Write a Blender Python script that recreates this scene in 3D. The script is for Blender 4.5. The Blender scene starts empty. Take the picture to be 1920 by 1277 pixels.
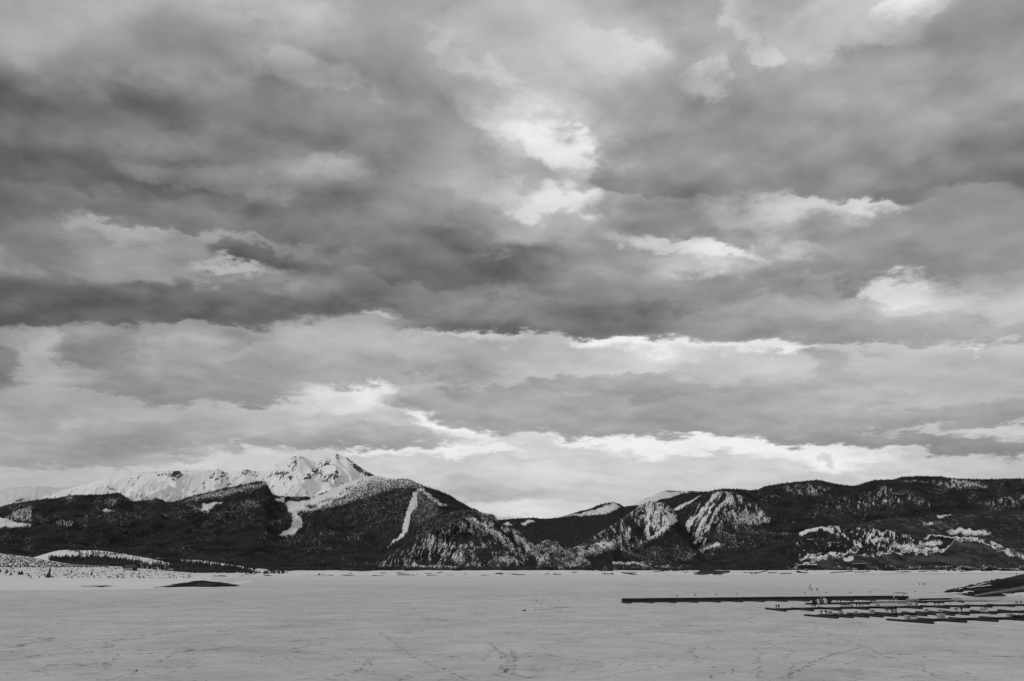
import bpy, math, random
import numpy as np
from mathutils import Vector, Matrix

# ------------------------------------------------------------------ camera
F = 28.0 / 36.0 * 1920.0            # focal length in photo pixels
H = 11.5                            # camera height above the lake
HOR = 1064.0                        # horizon row of the photo
PITCH = math.atan((HOR - 638.5) / F)
CP, SP = math.cos(PITCH), math.sin(PITCH)
scene = bpy.context.scene
col = scene.collection
cam_d = bpy.data.cameras.new('camera')
cam = bpy.data.objects.new('camera', cam_d)
col.objects.link(cam)
cam.location = (0, 0, H)
cam.rotation_euler = (math.radians(90) + PITCH, 0, 0)
cam_d.lens = 28.0
cam_d.sensor_width = 36.0
cam_d.clip_start = 0.5
cam_d.clip_end = 60000
scene.camera = cam
scene.view_settings.view_transform = 'Standard'
scene.view_settings.look = 'None'
scene.view_settings.exposure = 0.0
scene.view_settings.gamma = 1.0
scene.view_settings.use_curve_mapping = False
scene.render.film_transparent = False
scene.cycles.use_denoising = False
scene.cycles.max_bounces = 3
scene.cycles.diffuse_bounces = 2

def pdir(px, py):
    dx = (px - 960.0) / F
    dy = (638.5 - py) / F
    return dx, CP - dy * SP, SP + dy * CP      # x, y, z

def ratios(px, py):
    x, y, z = pdir(px, py)
    return x / y, z / y

def at(px, py, D):
    a, e = ratios(px, py)
    return Vector((a * D, D, H + e * D))

def gnd(px, py, z=0.0):
    a, e = ratios(px, py)
    D = (z - H) / e
    return Vector((a * D, D, z))

def project(X, Y, Z):
    z = Z - H
    fy = Y * CP + z * SP
    uy = -Y * SP + z * CP
    return 960.0 + F * X / fy, 638.5 - F * uy / fy

# ------------------------------------------------------------------ world: overcast sky
SUN_EL, SUN_AZ = 27.0, 236.0        # azimuth clockwise from +Y
world = bpy.data.worlds.new('World')
scene.world = world
world.use_nodes = True
world.cycles.sampling_method = 'NONE'
wt = world.node_tree
wt.nodes.clear()
N, L = wt.nodes, wt.links

def wm(op, a, b=None, c=None):
    n = N.new('ShaderNodeMath'); n.operation = op
    for i, v in enumerate((a, b, c)):
        if v is None: continue
        if isinstance(v, (int, float)): n.inputs[i].default_value = v
        else: L.new(v, n.inputs[i])
    return n.outputs[0]

# (cx, cy, rx, ry, tilt clockwise deg, grey level 0-255, opacity, hard core 0-1)
CLOUDS = [
 # broad light and dark fields
 (960, 60, 1400, 260, 0, 158, .9, .1), (250, 60, 420, 170, 0, 152, .8, .2),
 (1250, 90, 420, 190, 0, 178, .8, .1), (1010, 210, 240, 220, 10, 190, .75, .05),
 (300, 330, 800, 250, 2, 124, .95, .35), (120, 300, 380, 140, 8, 99, .9, .2),
 (960, 450, 560, 190, 5, 140, .8, .2), (1520, 290, 560, 200, -8, 141, .95, .3),
 (1880, 310, 200, 90, 0, 126, .8, .2), (1500, 480, 600, 150, 0, 160, .8, .2),
 (500, 520, 700, 130, 0, 128, .8, .3), (1000, 640, 1300, 130, 0, 176, .6, .2),
 (400, 690, 700, 110, 0, 163, .8, .3), (1500, 700, 760, 120, 0, 197, .8, .3),
 (960, 800, 1400, 90, 0, 178, .6, .2), (960, 900, 1500, 80, 0, 205, .8, .2),
 # top
 (230, 110, 240, 50, 5, 150, .7, .2), (60, 50, 160, 50, 0, 162, .6, .1), (520, 15, 130, 40, 0, 182, .6, .1),
 (560, 135, 110, 40, 15, 176, .8, .2), (440, 120, 90, 60, 0, 160, .5, .1), (760, 60, 240, 60, 0, 160, .5, .2),
 (480, 250, 260, 60, 12, 138, .7, .2), (300, 215, 320, 45, 12, 128, .6, .2), (700, 260, 240, 60, 10, 142, .7, .3),
 (860, 98, 80, 18, 38, 192, .5, .1), (940, 140, 52, 18, 35, 208, .65, .1), (962, 160, 26, 10, 30, 222, .6, .1), (900, 190, 160, 50, 10, 170, .7, .2),
 (1150, 90, 120, 50, -10, 200, .7, .1), (1290, 45, 110, 55, 8, 166, .85, .3), (1360, 95, 90, 40, 30, 172, .6, .2),
 (1376, 18, 40, 40, -30, 216, .7, .1), (1438, 84, 26, 30, 0, 220, .75, .1), (1332, 130, 46, 18, 5, 220, .75, .1), (1410, 55, 50, 26, 40, 200, .6, .1),
 (1310, 160, 60, 30, 0, 206, .7, .1), (1560, 50, 140, 60, -10, 205, .8, .2), (1712, 8, 60, 34, 0, 238, 1, .4),
 (1680, 60, 60, 40, 0, 206, .7, .1), (1850, 70, 190, 110, 0, 154, .8, .2), (1430, 10, 70, 26, 0, 178, .6, .2),
 (1600, 160, 330, 50, 0, 160, .6, .2), (1120, 200, 120, 60, 0, 170, .7, .2),
 # left dark masses
 (140, 205, 260, 40, 4, 112, .7, .3), (150, 305, 250, 55, 6, 94, .9, .3), (60, 395, 210, 70, 0, 100, .85, .3),
 (430, 335, 170, 32, 10, 146, .85, .3), (620, 322, 90, 26, 12, 164, .85, .2), (760, 345, 160, 30, 5, 150, .7, .2),
 (420, 400, 420, 34, 4, 112, .9, .4), (760, 385, 260, 34, 0, 124, .7, .3),
 # light opening low left of centre
 (330, 480, 260, 66, 6, 150, 1, .55), (215, 430, 100, 22, 8, 170, .9, .2), (100, 505, 110, 60, 20, 118, .6, .0),
 (470, 478, 88, 20, 6, 112, .95, .5), (545, 492, 26, 20, 0, 108, .8, .3), (440, 512, 110, 14, 4, 192, .9, .2),
 (640, 470, 120, 40, 8, 152, .7, .3), (590, 505, 60, 30, 0, 160, .6, .2),
 # centre dark bank
 (790, 462, 270, 44, 4, 113, .95, .4), (860, 500, 160, 34, 8, 110, .9, .3), (650, 520, 170, 34, 4, 122, .8, .3),
 (110, 590, 330, 34, 2, 96, 1, .45), (300, 562, 300, 34, 4, 108, .9, .4), (640, 572, 260, 26, 0, 120, .9, .4),
 (1020, 560, 440, 46, 3, 128, .95, .4), (1060, 592, 260, 30, 2, 108, .95, .4), (900, 598, 160, 24, 2, 112, .95, .5),
 (1330, 545, 270, 44, 0, 143, .9, .4), (1180, 555, 160, 30, 0, 136, .7, .3),
 # bright holes centre
 (1000, 330, 220, 90, 20, 176, .7, .1), (1150, 340, 70, 60, 0, 158, .6, .1), (1000, 250, 130, 42, 22, 214, .8, .1),
 (1030, 285, 130, 80, 25, 208, .6, .0), (1038, 266, 84, 32, 22, 238, .95, .1), (1075, 302, 50, 38, 40, 238, .9, .1), (1086, 340, 36, 44, 0, 224, .85, .0), (955, 322, 120, 26, 8, 162, .8, .3), (930, 232, 50, 14, 10, 214, .7, .1),
 (1010, 384, 150, 44, 2, 196, .7, .0), (1062, 380, 70, 28, -6, 234, .9, .1), (1010, 392, 40, 14, 0, 210, .6, .0), (950, 418, 90, 26, 20, 184, .6, .1),
 (1040, 440, 180, 30, 0, 172, .7, .2),
 (1260, 425, 140, 36, 2, 145, .95, .4), (1120, 470, 90, 30, 0, 150, .7, .2),
 # right bands
 (1520, 400, 220, 34, -4, 196, .95, .3), (1640, 388, 80, 14, 10, 222, .9, .3), (1480, 425, 90, 30, -10, 210, .8, .2),
 (1690, 358, 76, 17, 2, 128, .8, .3), (1820, 400, 150, 50, 4, 152, .8, .3), (1900, 470, 160, 60, 0, 148, .8, .3),
 (1260, 462, 120, 18, 5, 212, .95, .3), (1370, 482, 70, 24, 8, 238, .9, .15), (1330, 500, 110, 20, 0, 196, .7, .2),
 (1640, 455, 210, 52, 2, 146, .95, .45), (1600, 500, 230, 28, 0, 138, .9, .4), (1510, 470, 60, 14, 10, 206, .7, .2),
 (1820, 530, 140, 26, 0, 164, .8, .3), (1700, 556, 120, 26, 0, 206, .8, .1), (1665, 546, 84, 14, 0, 226, .7, .1),
 (1588, 540, 36, 11, -12, 136, .95, .3), (1900, 590, 110, 40, -10, 186, .7, .3), (1500, 585, 120, 36, 0, 186, .7, .2),
 (1650, 610, 320, 28, 2, 168, .95, .4), (1880, 615, 120, 20, 0, 162, .9, .4), (1420, 615, 160, 20, 2, 170, .8, .3),
 (1560, 575, 90, 18, 0, 160, .6, .3),
 # left lower
 (-10, 672, 60, 60, 0, 116, .9, .1), (80, 650, 60, 50, 20, 166, .9, .3), (180, 655, 70, 60, 30, 132, .9, .3),
 (60, 625, 140, 22, 2, 152, .8, .4), (300, 625, 180, 22, 0, 148, .7, .3), (370, 690, 150, 40, 4, 168, .9, .4),
 (360, 733, 200, 18, 0, 138, .9, .3), (470, 640, 60, 20, 0, 144, .7, .3), (620, 640, 150, 34, 5, 174, .8, .3),
 (716, 586, 42, 12, -4, 200, .8, .2), (770, 600, 50, 14, 0, 150, .7, .3), (560, 700, 180, 30, 0, 162, .7, .3),
 (800, 660, 150, 20, 0, 180, .7, .2), (850, 640, 60, 26, 0, 172, .6, .2),
 # bright line under the centre bank
 (900, 626, 100, 16, 6, 206, .9, .3), (1150, 643, 90, 18, 2, 238, 1, .4), (1290, 655, 120, 24, 2, 236, .95, .3),
 (1460, 645, 100, 20, -6, 238, .95, .3), (1230, 680, 200, 30, 0, 196, .7, .3), (1400, 690, 120, 34, 0, 190, .8, .3),
 (1555, 682, 56, 26, 25, 162, .95, .3), (1640, 668, 50, 14, 15, 172, .8, .3), (1834, 645, 36, 10, 10, 226, .8, .2),
 (1780, 690, 140, 26, 15, 190, .8, .3), (1160, 720, 170, 18, 2, 158, .95, .3), (1000, 700, 100, 26, 0, 200, .7, .2),
 (1060, 722, 90, 14, 0, 150, .8, .3), (1450, 715, 180, 16, 0, 180, .7, .3), (1640, 745, 240, 26, 0, 192, .7, .3),
 # big flat cloud base in the lower sky
 (1120, 776, 440, 40, 0, 165, 1, .7), (1500, 775, 300, 30, -2, 178, .9, .4), (1800, 778, 300, 26, -3, 158, .95, .5),
 (980, 802, 110, 20, 0, 160, .9, .5), (1250, 800, 260, 10, 0, 160, .8, .4),
 # bright openings
 (640, 752, 120, 32, 2, 222, .95, .3), (700, 735, 60, 16, 0, 234, .8, .2), (830, 795, 90, 22, 14, 240, 1, .4),
 (870, 815, 90, 16, 0, 236, .9, .3), (500, 770, 120, 22, 0, 196, .7, .2),
 (1260, 832, 330, 27, 0, 241, 1, .55), (820, 842, 220, 12, 0, 232, 1, .5), (1600, 868, 210, 24, 3, 236, .95, .35),
 (1890, 802, 90, 14, -8, 208, .9, .3), (1690, 832, 330, 16, 3, 148, 1, .6), (1850, 840, 160, 14, 2, 142, 1, .5), (1560, 822, 140, 9, 4, 152, .9, .4), (1800, 785, 260, 16, -4, 148, .8, .3),
 (1760, 812, 120, 7, -3, 190, .7, .3),
 (580, 808, 300, 26, 2, 172, 1, .5), (700, 822, 180, 10, 0, 168, .95, .5), (560, 790, 180, 16, 0, 190, .7, .3),
 (1080, 842, 110, 16, 5, 205, .9, .4), (1020, 838, 50, 14, 0, 200, .8, .3), 
 # lower left grey
 (200, 800, 330, 60, 0, 166, .8, .3), (240, 808, 90, 22, 0, 144, .85, .3), (60, 850, 240, 22, 4, 150, .8, .3),
 (180, 845, 100, 16, 0, 146, .8, .3), (100, 872, 260, 12, 0, 164, .7, .3), (130, 795, 30, 12, 0, 190, .6, .1),
 (520, 852, 150, 14, 0, 208, .8, .3), (100, 905, 260, 24, 0, 186, .9, .4), (450, 872, 120, 14, 0, 204, .7, .3),
 # undersides and rims
 (1290, 352, 170, 22, 0, 130, .7, .3), (1440, 330, 120, 30, 4, 134, .6, .2), (1560, 378, 90, 8, 2, 206, .6, .1), (640, 432, 300, 16, 3, 114, .7, .3), (900, 400, 110, 30, 12, 132, .6, .2),
 (200, 412, 90, 7, 6, 176, .7, .1), (60, 470, 60, 12, 10, 128, .6, .2), (700, 560, 120, 14, 4, 116, .7, .3), (500, 596, 60, 10, 0, 118, .7, .3),
 (1210, 610, 150, 16, 4, 122, .7, .3), (1100, 622, 60, 8, 4, 134, .7, .3), (330, 600, 60, 14, 0, 130, .6, .2), (470, 655, 90, 10, -10, 176, .6, .1), (300, 655, 50, 14, -20, 172, .6, .1),
 (90, 640, 30, 26, 10, 178, .6, .1), (830, 705, 120, 10, 4, 158, .7, .2), (900, 740, 110, 16, 3, 150, .8, .3), (800, 720, 60, 14, 0, 186, .6, .1), (1020, 742, 80, 12, 0, 166, .7, .3),
 (1200, 735, 110, 7, 0, 150, .7, .3), (1380, 720, 160, 8, 0, 164, .7, .3), (1560, 610, 200, 10, 0, 152, .6, .3), (1700, 635, 200, 9, 2, 160, .7, .3), (560, 815, 160, 9, 0, 156, .8, .3),
 (700, 780, 90, 14, 0, 196, .6, .1), (330, 800, 90, 12, 0, 150, .7, .2), (420, 820, 120, 10, 4, 160, .7, .3), (80, 800, 90, 14, 0, 150, .6, .2), (300, 856, 90, 8, 0, 156, .6, .2),
 (650, 905, 70, 10, 0, 210, .6, .1), (1120, 858, 60, 5, 0, 196, .7, .2), (1470, 862, 30, 6, 0, 206, .7, .2), (1545, 868, 14, 8, 30, 200, .8, .2), (1360, 862, 26, 8, 0, 202, .7, .2), (1300, 872, 30, 8, 0, 200, .7, .2),
 # above the saddle
 (880, 880, 170, 26, 4, 206, .95, .4), (760, 870, 60, 12, 0, 212, .8, .3), (905, 914, 120, 18, 4, 186, .95, .4),
 (960, 922, 60, 14, 0, 182, .7, .3), (1010, 892, 110, 24, 0, 204, .8, .3), (1010, 955, 160, 20, 0, 216, .9, .3),
 (1150, 885, 180, 22, 3, 206, .95, .4), (1380, 872, 120, 22, 3, 208, .9, .35), (1300, 900, 160, 16, 0, 204, .8, .3),
 (1250, 872, 90, 14, 0, 218, .7, .3), (1510, 880, 60, 10, 0, 232, .7, .3), (1800, 874, 220, 24, 0, 190, .95, .4),
 (1660, 882, 90, 14, 0, 200, .8, .3), (1440, 888, 100, 12, 0, 206, .8, .3),
]

tc = N.new('ShaderNodeTexCoord')
sep = N.new('ShaderNodeSeparateXYZ')
L.new(tc.outputs['Generated'], sep.inputs[0])
sx, sy, sz = sep.outputs
az = wm('ARCTAN2', sx, sy)
el = wm('ARCSINE', sz)
# cloud-deck coordinates, so that the texture flattens towards the horizon
den = wm('ADD', wm('MAXIMUM', sz, 0.0), 0.21)
ck = N.new('ShaderNodeCombineXYZ')
L.new(wm('DIVIDE', sx, den), ck.inputs[0]); L.new(wm('DIVIDE', sy, den), ck.inputs[1])
def wnoise(vec, scale, detail, rough, dist=0.0):
    n = N.new('ShaderNodeTexNoise')
    n.inputs['Scale'].default_value = scale
    n.inputs['Detail'].default_value = detail
    n.inputs['Roughness'].default_value = rough
    n.inputs['Distortion'].default_value = dist
    L.new(vec, n.inputs['Vector'])
    return n
WARP_A = wnoise(ck.outputs[0], 6.5, 8.0, 0.64)
def vm(op, a, b):
    n = N.new('ShaderNodeVectorMath'); n.operation = op
    for i, v in enumerate((a, b)):
        if isinstance(v, tuple): n.inputs[i].default_value = v
        else: L.new(v, n.inputs[i])
    return n
w1 = vm('SUBTRACT', WARP_A.outputs['Color'], (0.5, 0.5, 0.5))
amp = wm('ADD', wm('MULTIPLY', wm('MAXIMUM', sz, 0.0), 0.26), 0.06)
ampv = N.new('ShaderNodeCombineXYZ')
L.new(wm('MULTIPLY', amp, 0.95), ampv.inputs[0]); L.new(wm('MULTIPLY', amp, 0.62), ampv.inputs[1])
w2 = vm('MULTIPLY', w1.outputs[0], ampv.outputs[0])
base = N.new('ShaderNodeCombineXYZ')
L.new(az, base.inputs[0]); L.new(el, base.inputs[1])
pos = vm('ADD', base.outputs[0], w2.outputs[0]).outputs[0]

def azel(px, py):
    x, y, z = pdir(px, py)
    r = math.sqrt(x * x + y * y + z * z)
    return math.atan2(x, y), math.asin(z / r)

# level of the sky where no cloud stroke is laid: brighter towards the zenith
mr = N.new('ShaderNodeMapRange')
mr.inputs['From Min'].default_value = 0.55; mr.inputs['From Max'].default_value = 1.0
mr.inputs['To Min'].default_value = 0.62; mr.inputs['To Max'].default_value = 0.66
L.new(sz, mr.inputs['Value'])
prev = mr.outputs[0]
posk = pos
CLOUDS = [(a, b, c * (1.08 if (g > 200 and b < 620) else 1), d * (1.12 if (g > 200 and b < 620) else 1), e, g, h_ * (.9 if (g > 200 and b < 620) else 1), k * (.4 if (g > 200 and b < 620) else 1)) for a, b, c, d, e, g, h_, k in CLOUDS]
for ci, (cx, cy, rx, ry, rot, lev, op, hard) in enumerate(CLOUDS):
    if ci % 16 == 15:               # keeps the shader's evaluation in sequence
        ma = N.new('ShaderNodeVectorMath'); ma.operation = 'MULTIPLY_ADD'
        L.new(prev, ma.inputs[0]); ma.inputs[1].default_value = (0, 0, 1e-7); L.new(pos, ma.inputs[2])
        posk = ma.outputs[0]
    c0 = azel(cx, cy)
    r = math.radians(rot)
    u1 = azel(cx + math.cos(r) * 10, cy + math.sin(r) * 10)
    v1 = azel(cx - math.sin(r) * 10, cy + math.cos(r) * 10)
    ux, uy = (u1[0] - c0[0]) / 10, (u1[1] - c0[1]) / 10
    vx, vy = (v1[0] - c0[0]) / 10, (v1[1] - c0[1]) / 10
    mp = N.new('ShaderNodeMapping'); mp.vector_type = 'TEXTURE'
    mp.inputs['Location'].default_value = (c0[0], c0[1], 0)
    mp.inputs['Rotation'].default_value = (0, 0, math.atan2(uy, ux))
    mp.inputs['Scale'].default_value = (math.hypot(ux, uy) * rx * 1.22, math.hypot(vx, vy) * ry * 1.28, 1)
    L.new(posk, mp.inputs['Vector'])
    d = vm('DOT_PRODUCT', mp.outputs[0], mp.outputs[0])
    m = N.new('ShaderNodeMapRange'); m.interpolation_type = 'SMOOTHSTEP'
    m.inputs['From Min'].default_value = (hard * (0.7 if hard >= .4 else .5)) ** 2
    m.inputs['From Max'].default_value = 1.0
    m.inputs['To Min'].default_value = op
    m.inputs['To Max'].default_value = 0.0
    L.new(d.outputs['Value'], m.inputs['Value'])
    x = N.new('ShaderNodeMix'); x.data_type = 'FLOAT'
    L.new(m.outputs[0], x.inputs[0]); L.new(prev, x.inputs[2])
    x.inputs[3].default_value = lev / 255.0
    prev = x.outputs[0]
# cloud decks: (cx, base row, rx, height, tilt, level at the base, level at the top, opacity); crisp flat base, soft top
DECKS = [
 (150, 352, 300, 130, 5, 90, 116, .7), (380, 350, 150, 44, 8, 130, 158, .6), (622, 347, 120, 42, 9, 138, 174, .7), (560, 162, 120, 56, 8, 148, 184, .7),
 (1230, 82, 150, 60, 6, 156, 180, .5), (400, 440, 330, 80, 5, 106, 124, .8), (480, 501, 96, 36, 8, 104, 126, .9), (150, 608, 430, 90, 2, 94, 112, .9),
 (560, 588, 230, 50, 0, 110, 136, .8), (820, 528, 200, 64, 6, 106, 126, .8), (870, 618, 140, 36, 2, 108, 130, .9), (1070, 629, 170, 66, 2, 104, 126, .9),
 (945, 348, 110, 54, 8, 154, 184, .6), (1270, 368, 220, 70, 0, 130, 146, .8), (1600, 376, 180, 60, 4, 124, 144, .8), (1870, 356, 150, 70, 0, 120, 148, .7),
 (1285, 449, 120, 46, 5, 138, 166, .9), (1600, 520, 240, 62, 0, 132, 158, .9), (1420, 638, 300, 56, 0, 140, 160, .7), (1790, 636, 200, 40, 0, 146, 168, .7),
 (360, 750, 240, 80, 2, 134, 172, .9), (1110, 744, 150, 36, 3, 144, 182, .8), (1480, 738, 150, 40, 0, 160, 190, .6), (840, 788, 140, 44, 14, 148, 172, .9),
 (1250, 816, 290, 66, 0, 154, 172, 1), (1600, 838, 230, 30, 5, 144, 164, 1), (1850, 847, 170, 28, 1, 140, 160, 1), (1750, 800, 240, 44, -4, 148, 176, .8),
 (620, 834, 250, 42, 1, 156, 188, 1), (210, 838, 210, 44, 0, 144, 170, .7), (90, 874, 220, 28, 0, 150, 170, .6), (890, 936, 150, 42, 3, 176, 210, .9),
 (1060, 862, 120, 22, 4, 198, 218, .8), (1300, 902, 150, 30, 0, 200, 218, .7), (1420, 886, 100, 26, 0, 198, 216, .7), (1800, 892, 230, 36, 0, 182, 208, .8),
 (590, 720, 120, 40, 0, 150, 176, .5), (820, 700, 150, 40, 4, 158, 182, .5), (1560, 716, 60, 60, 20, 160, 184, .6), (190, 700, 90, 70, 20, 126, 150, .6)]
for ci, (cx, cy, rx, ry, rot, l0, l1, op) in enumerate(DECKS):
    if ci % 8 == 0:
        ma = N.new('ShaderNodeVectorMath'); ma.operation = 'MULTIPLY_ADD'
        L.new(prev, ma.inputs[0]); ma.inputs[1].default_value = (0, 0, 1e-7); L.new(pos, ma.inputs[2])
        posk = ma.outputs[0]
    c0 = azel(cx, cy)
    r = math.radians(rot)
    u1 = azel(cx + math.cos(r) * 10, cy + math.sin(r) * 10)
    v1 = azel(cx - math.sin(r) * 10, cy + math.cos(r) * 10)
    ux, uy = (u1[0] - c0[0]) / 10, (u1[1] - c0[1]) / 10
    vx, vy = (v1[0] - c0[0]) / 10, (v1[1] - c0[1]) / 10
    mp = N.new('ShaderNodeMapping'); mp.vector_type = 'TEXTURE'
    mp.inputs['Location'].default_value = (c0[0], c0[1], 0)
    mp.inputs['Rotation'].default_value = (0, 0, math.atan2(uy, ux))
    mp.inputs['Scale'].default_value = (math.hypot(ux, uy) * rx * 1.15, math.hypot(vx, vy) * ry * 1.2, 1)
    L.new(posk, mp.inputs['Vector'])
    d = vm('DOT_PRODUCT', mp.outputs[0], mp.outputs[0])
    yv = vm('DOT_PRODUCT', mp.outputs[0], (0.0, 1.0, 0.0)).outputs['Value']
    m = N.new('ShaderNodeMapRange'); m.interpolation_type = 'SMOOTHSTEP'
    m.inputs['From Min'].default_value = 0.15; m.inputs['From Max'].default_value = 1.0
    m.inputs['To Min'].default_value = op; m.inputs['To Max'].default_value = 0.0
    L.new(d.outputs['Value'], m.inputs['Value'])
    m2 = N.new('ShaderNodeMapRange'); m2.interpolation_type = 'SMOOTHSTEP'
    m2.inputs['From Min'].default_value = -6.0 / ry; m2.inputs['From Max'].default_value = 6.0 / ry
    L.new(yv, m2.inputs['Value'])
    x = N.new('ShaderNodeMix'); x.data_type = 'FLOAT'
    L.new(wm('MULTIPLY', m.outputs[0], m2.outputs[0]), x.inputs[0]); L.new(prev, x.inputs[2])
    L.new(wm('MULTIPLY_ADD', yv, (l1 - l0) / 255.0, l0 / 255.0), x.inputs[3])
    prev = x.outputs[0]
# billows and wisps over the strokes
n2 = wnoise(vm('ADD', ck.outputs[0], w2.outputs[0]).outputs[0], 7.0, 7.0, 0.55, 0.6)
n3 = wnoise(ck.outputs[0], 2.6, 5.0, 0.5, 0.3)
prev = wm('ADD', prev, wm('MULTIPLY', wm('SUBTRACT', n2.outputs['Fac'], 0.5), wm('ADD', wm('MULTIPLY', wm('MAXIMUM', sz, 0.0), .2), 0.07)))
prev = wm('ADD', prev, wm('MULTIPLY', wm('SUBTRACT', n3.outputs['Fac'], 0.5), 0.16))
def shifted(dy):
    return vm('ADD', ck.outputs[0], (0, dy, 0)).outputs[0]
lowfade = wm('MINIMUM', wm('ADD', wm('MULTIPLY', wm('MAXIMUM', sz, 0.0), 2.0), 0.12), 1.0)
for sc_, dy_, am_, dt_ in ((2.4, .11, .50, 3.0), (6.5, .045, .40, 3.0)):
    ea = wnoise(shifted(0.0), sc_, dt_, .45, 0.0); eb = wnoise(shifted(dy_), sc_, dt_, .45, 0.0)
    em = wm('MULTIPLY', wm('MULTIPLY', wm('SUBTRACT', eb.outputs['Fac'], ea.outputs['Fac']), am_), lowfade)
    # thin bright cloud shows less relief than the thick grey decks
    prev = wm('ADD', prev, wm('MULTIPLY', em, wm('SUBTRACT', 1.25, wm('MULTIPLY', prev, 0.95))))
prev = wm('MINIMUM', wm('MAXIMUM', prev, 0.34), 0.935)
lin = wm('POWER', prev, 2.2)
# the thin daylight through the clouds, without its colour
skyt = N.new('ShaderNodeTexSky'); skyt.sky_type = 'NISHITA'; skyt.sun_disc = False
skyt.sun_elevation = math.radians(SUN_EL); skyt.sun_rotation = math.radians(SUN_AZ)
bw = N.new('ShaderNodeRGBToBW'); L.new(skyt.outputs[0], bw.inputs[0])
lin = wm('ADD', lin, wm('MULTIPLY', wm('MINIMUM', bw.outputs[0], 3.0), 0.0015))
bg = N.new('ShaderNodeBackground'); bg.inputs['Strength'].default_value = 1.0
L.new(lin, bg.inputs['Color'])
wo = N.new('ShaderNodeOutputWorld'); L.new(bg.outputs[0], wo.inputs['Surface'])

sun_d = bpy.data.lights.new('sun', 'SUN')
sun_d.energy = 0.95; sun_d.angle = math.radians(14); sun_d.color = (1, 1, 1)
sun = bpy.data.objects.new('sun', sun_d); col.objects.link(sun)
sd = Vector((math.sin(math.radians(SUN_AZ)) * math.cos(math.radians(SUN_EL)),
             math.cos(math.radians(SUN_AZ)) * math.cos(math.radians(SUN_EL)), math.sin(math.radians(SUN_EL))))
sun.rotation_euler = sd.to_track_quat('Z', 'Y').to_euler()
sun.location = (0, 0, 300)

# ------------------------------------------------------------------ helpers
rng = np.random.default_rng(7)
random.seed(7)

def tag(o, label=None, cat=None, group=None, kind=None):
    if label: o['label'] = label
    if cat: o['category'] = cat
    if group: o['group'] = group
    if kind: o['kind'] = kind
    return o

def make_mesh(name, V, Fc, mat, parent=None, attrs=None, smooth=False):
    me = bpy.data.meshes.new(name)
    V = np.asarray(V, dtype=np.float32); Fc = np.asarray(Fc, dtype=np.int32)
    k = Fc.shape[1]
    me.vertices.add(len(V)); me.vertices.foreach_set('co', V.ravel())
    me.loops.add(Fc.size); me.loops.foreach_set('vertex_index', Fc.ravel())
    me.polygons.add(len(Fc))
    me.polygons.foreach_set('loop_start', np.arange(0, Fc.size, k, dtype=np.int32))
    me.polygons.foreach_set('loop_total', np.full(len(Fc), k, dtype=np.int32))
    if smooth: me.polygons.foreach_set('use_smooth', np.ones(len(Fc), dtype=bool))
    me.update(calc_edges=True)
    for an, av in (attrs or {}).items():
        at_ = me.attributes.new(an, 'FLOAT', 'POINT')
        at_.data.foreach_set('value', np.asarray(av, dtype=np.float32).ravel())
    me.materials.append(mat)
    o = bpy.data.objects.new(name, me); col.objects.link(o)
    if parent: o.parent = parent
    return o

def _hash(i, j, s):
    h = (i.astype(np.int64) * 374761393 + j.astype(np.int64) * 668265263 + s * 974634777) & 0x7fffffff
    h = ((h ^ (h >> 13)) * 1274126177) & 0x7fffffff
    h = h ^ (h >> 16)
    return (h & 0xffff) / 65535.0

def vnoise(x, y, s=0):
    i = np.floor(x); j = np.floor(y)
    fx = x - i; fy = y - j
    fx = fx * fx * fx * (fx * (fx * 6 - 15) + 10); fy = fy * fy * fy * (fy * (fy * 6 - 15) + 10)
    a = _hash(i, j, s); b = _hash(i + 1, j, s); c = _hash(i, j + 1, s); d = _hash(i + 1, j + 1, s)
    return (a * (1 - fx) + b * fx) * (1 - fy) + (c * (1 - fx) + d * fx) * fy

def fbm(x, y, o=5, s=0, g=0.5):
    t = np.zeros_like(x); am = 1.0; n = 0.0
    for k in range(o):
        t += am * vnoise(x, y, s + k * 17); n += am; am *= g
        x, y = x * 1.97 + y * 0.31 + 3.1, y * 1.97 - x * 0.31 + 7.7
    return t / n

def ridged(x, y, o=5, s=0, g=0.5):
    t = np.zeros_like(x); am = 1.0; n = 0.0
    for k in range(o):
        t += am * (1 - np.abs(2 * vnoise(x, y, s + k * 17) - 1)); n += am; am *= g
        x, y = x * 1.97 + y * 0.31 + 3.1, y * 1.97 - x * 0.31 + 7.7
    return t / n

def sstep(x, a, b):
    t = np.clip((x - a) / (b - a), 0, 1)
    return t * t * (3 - 2 * t)

# ------------------------------------------------------------------ materials
def mat(name):
    m = bpy.data.materials.new(name); m.use_nodes = True
    nt = m.node_tree
    p = nt.nodes['Principled BSDF']
    p.inputs['Roughness'].default_value = 0.85
    p.inputs['Specular IOR Level'].default_value = 0.15
    return m, nt, p

def mk(nt, t, **kw):
    n = nt.nodes.new(t)
    for k, v in kw.items(): setattr(n, k, v)
    return n

def mnoise(nt, vec, scale, detail=4, rough=0.55, dist=0.0):
    n = nt.nodes.new('ShaderNodeTexNoise')
    n.inputs['Scale'].default_value = scale; n.inputs['Detail'].default_value = detail
    n.inputs['Roughness'].default_value = rough; n.inputs['Distortion'].default_value = dist
    if vec is not None: nt.links.new(vec, n.inputs['Vector'])
    return n.outputs['Fac']

def mmath(nt, op, a, b=None, clamp=False):
    n = nt.nodes.new('ShaderNodeMath'); n.operation = op; n.use_clamp = clamp
    for i, v in enumerate((a, b)):
        if v is None: continue
        if isinstance(v, (int, float)): n.inputs[i].default_value = v
        else: nt.links.new(v, n.inputs[i])
    return n.outputs[0]

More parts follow.
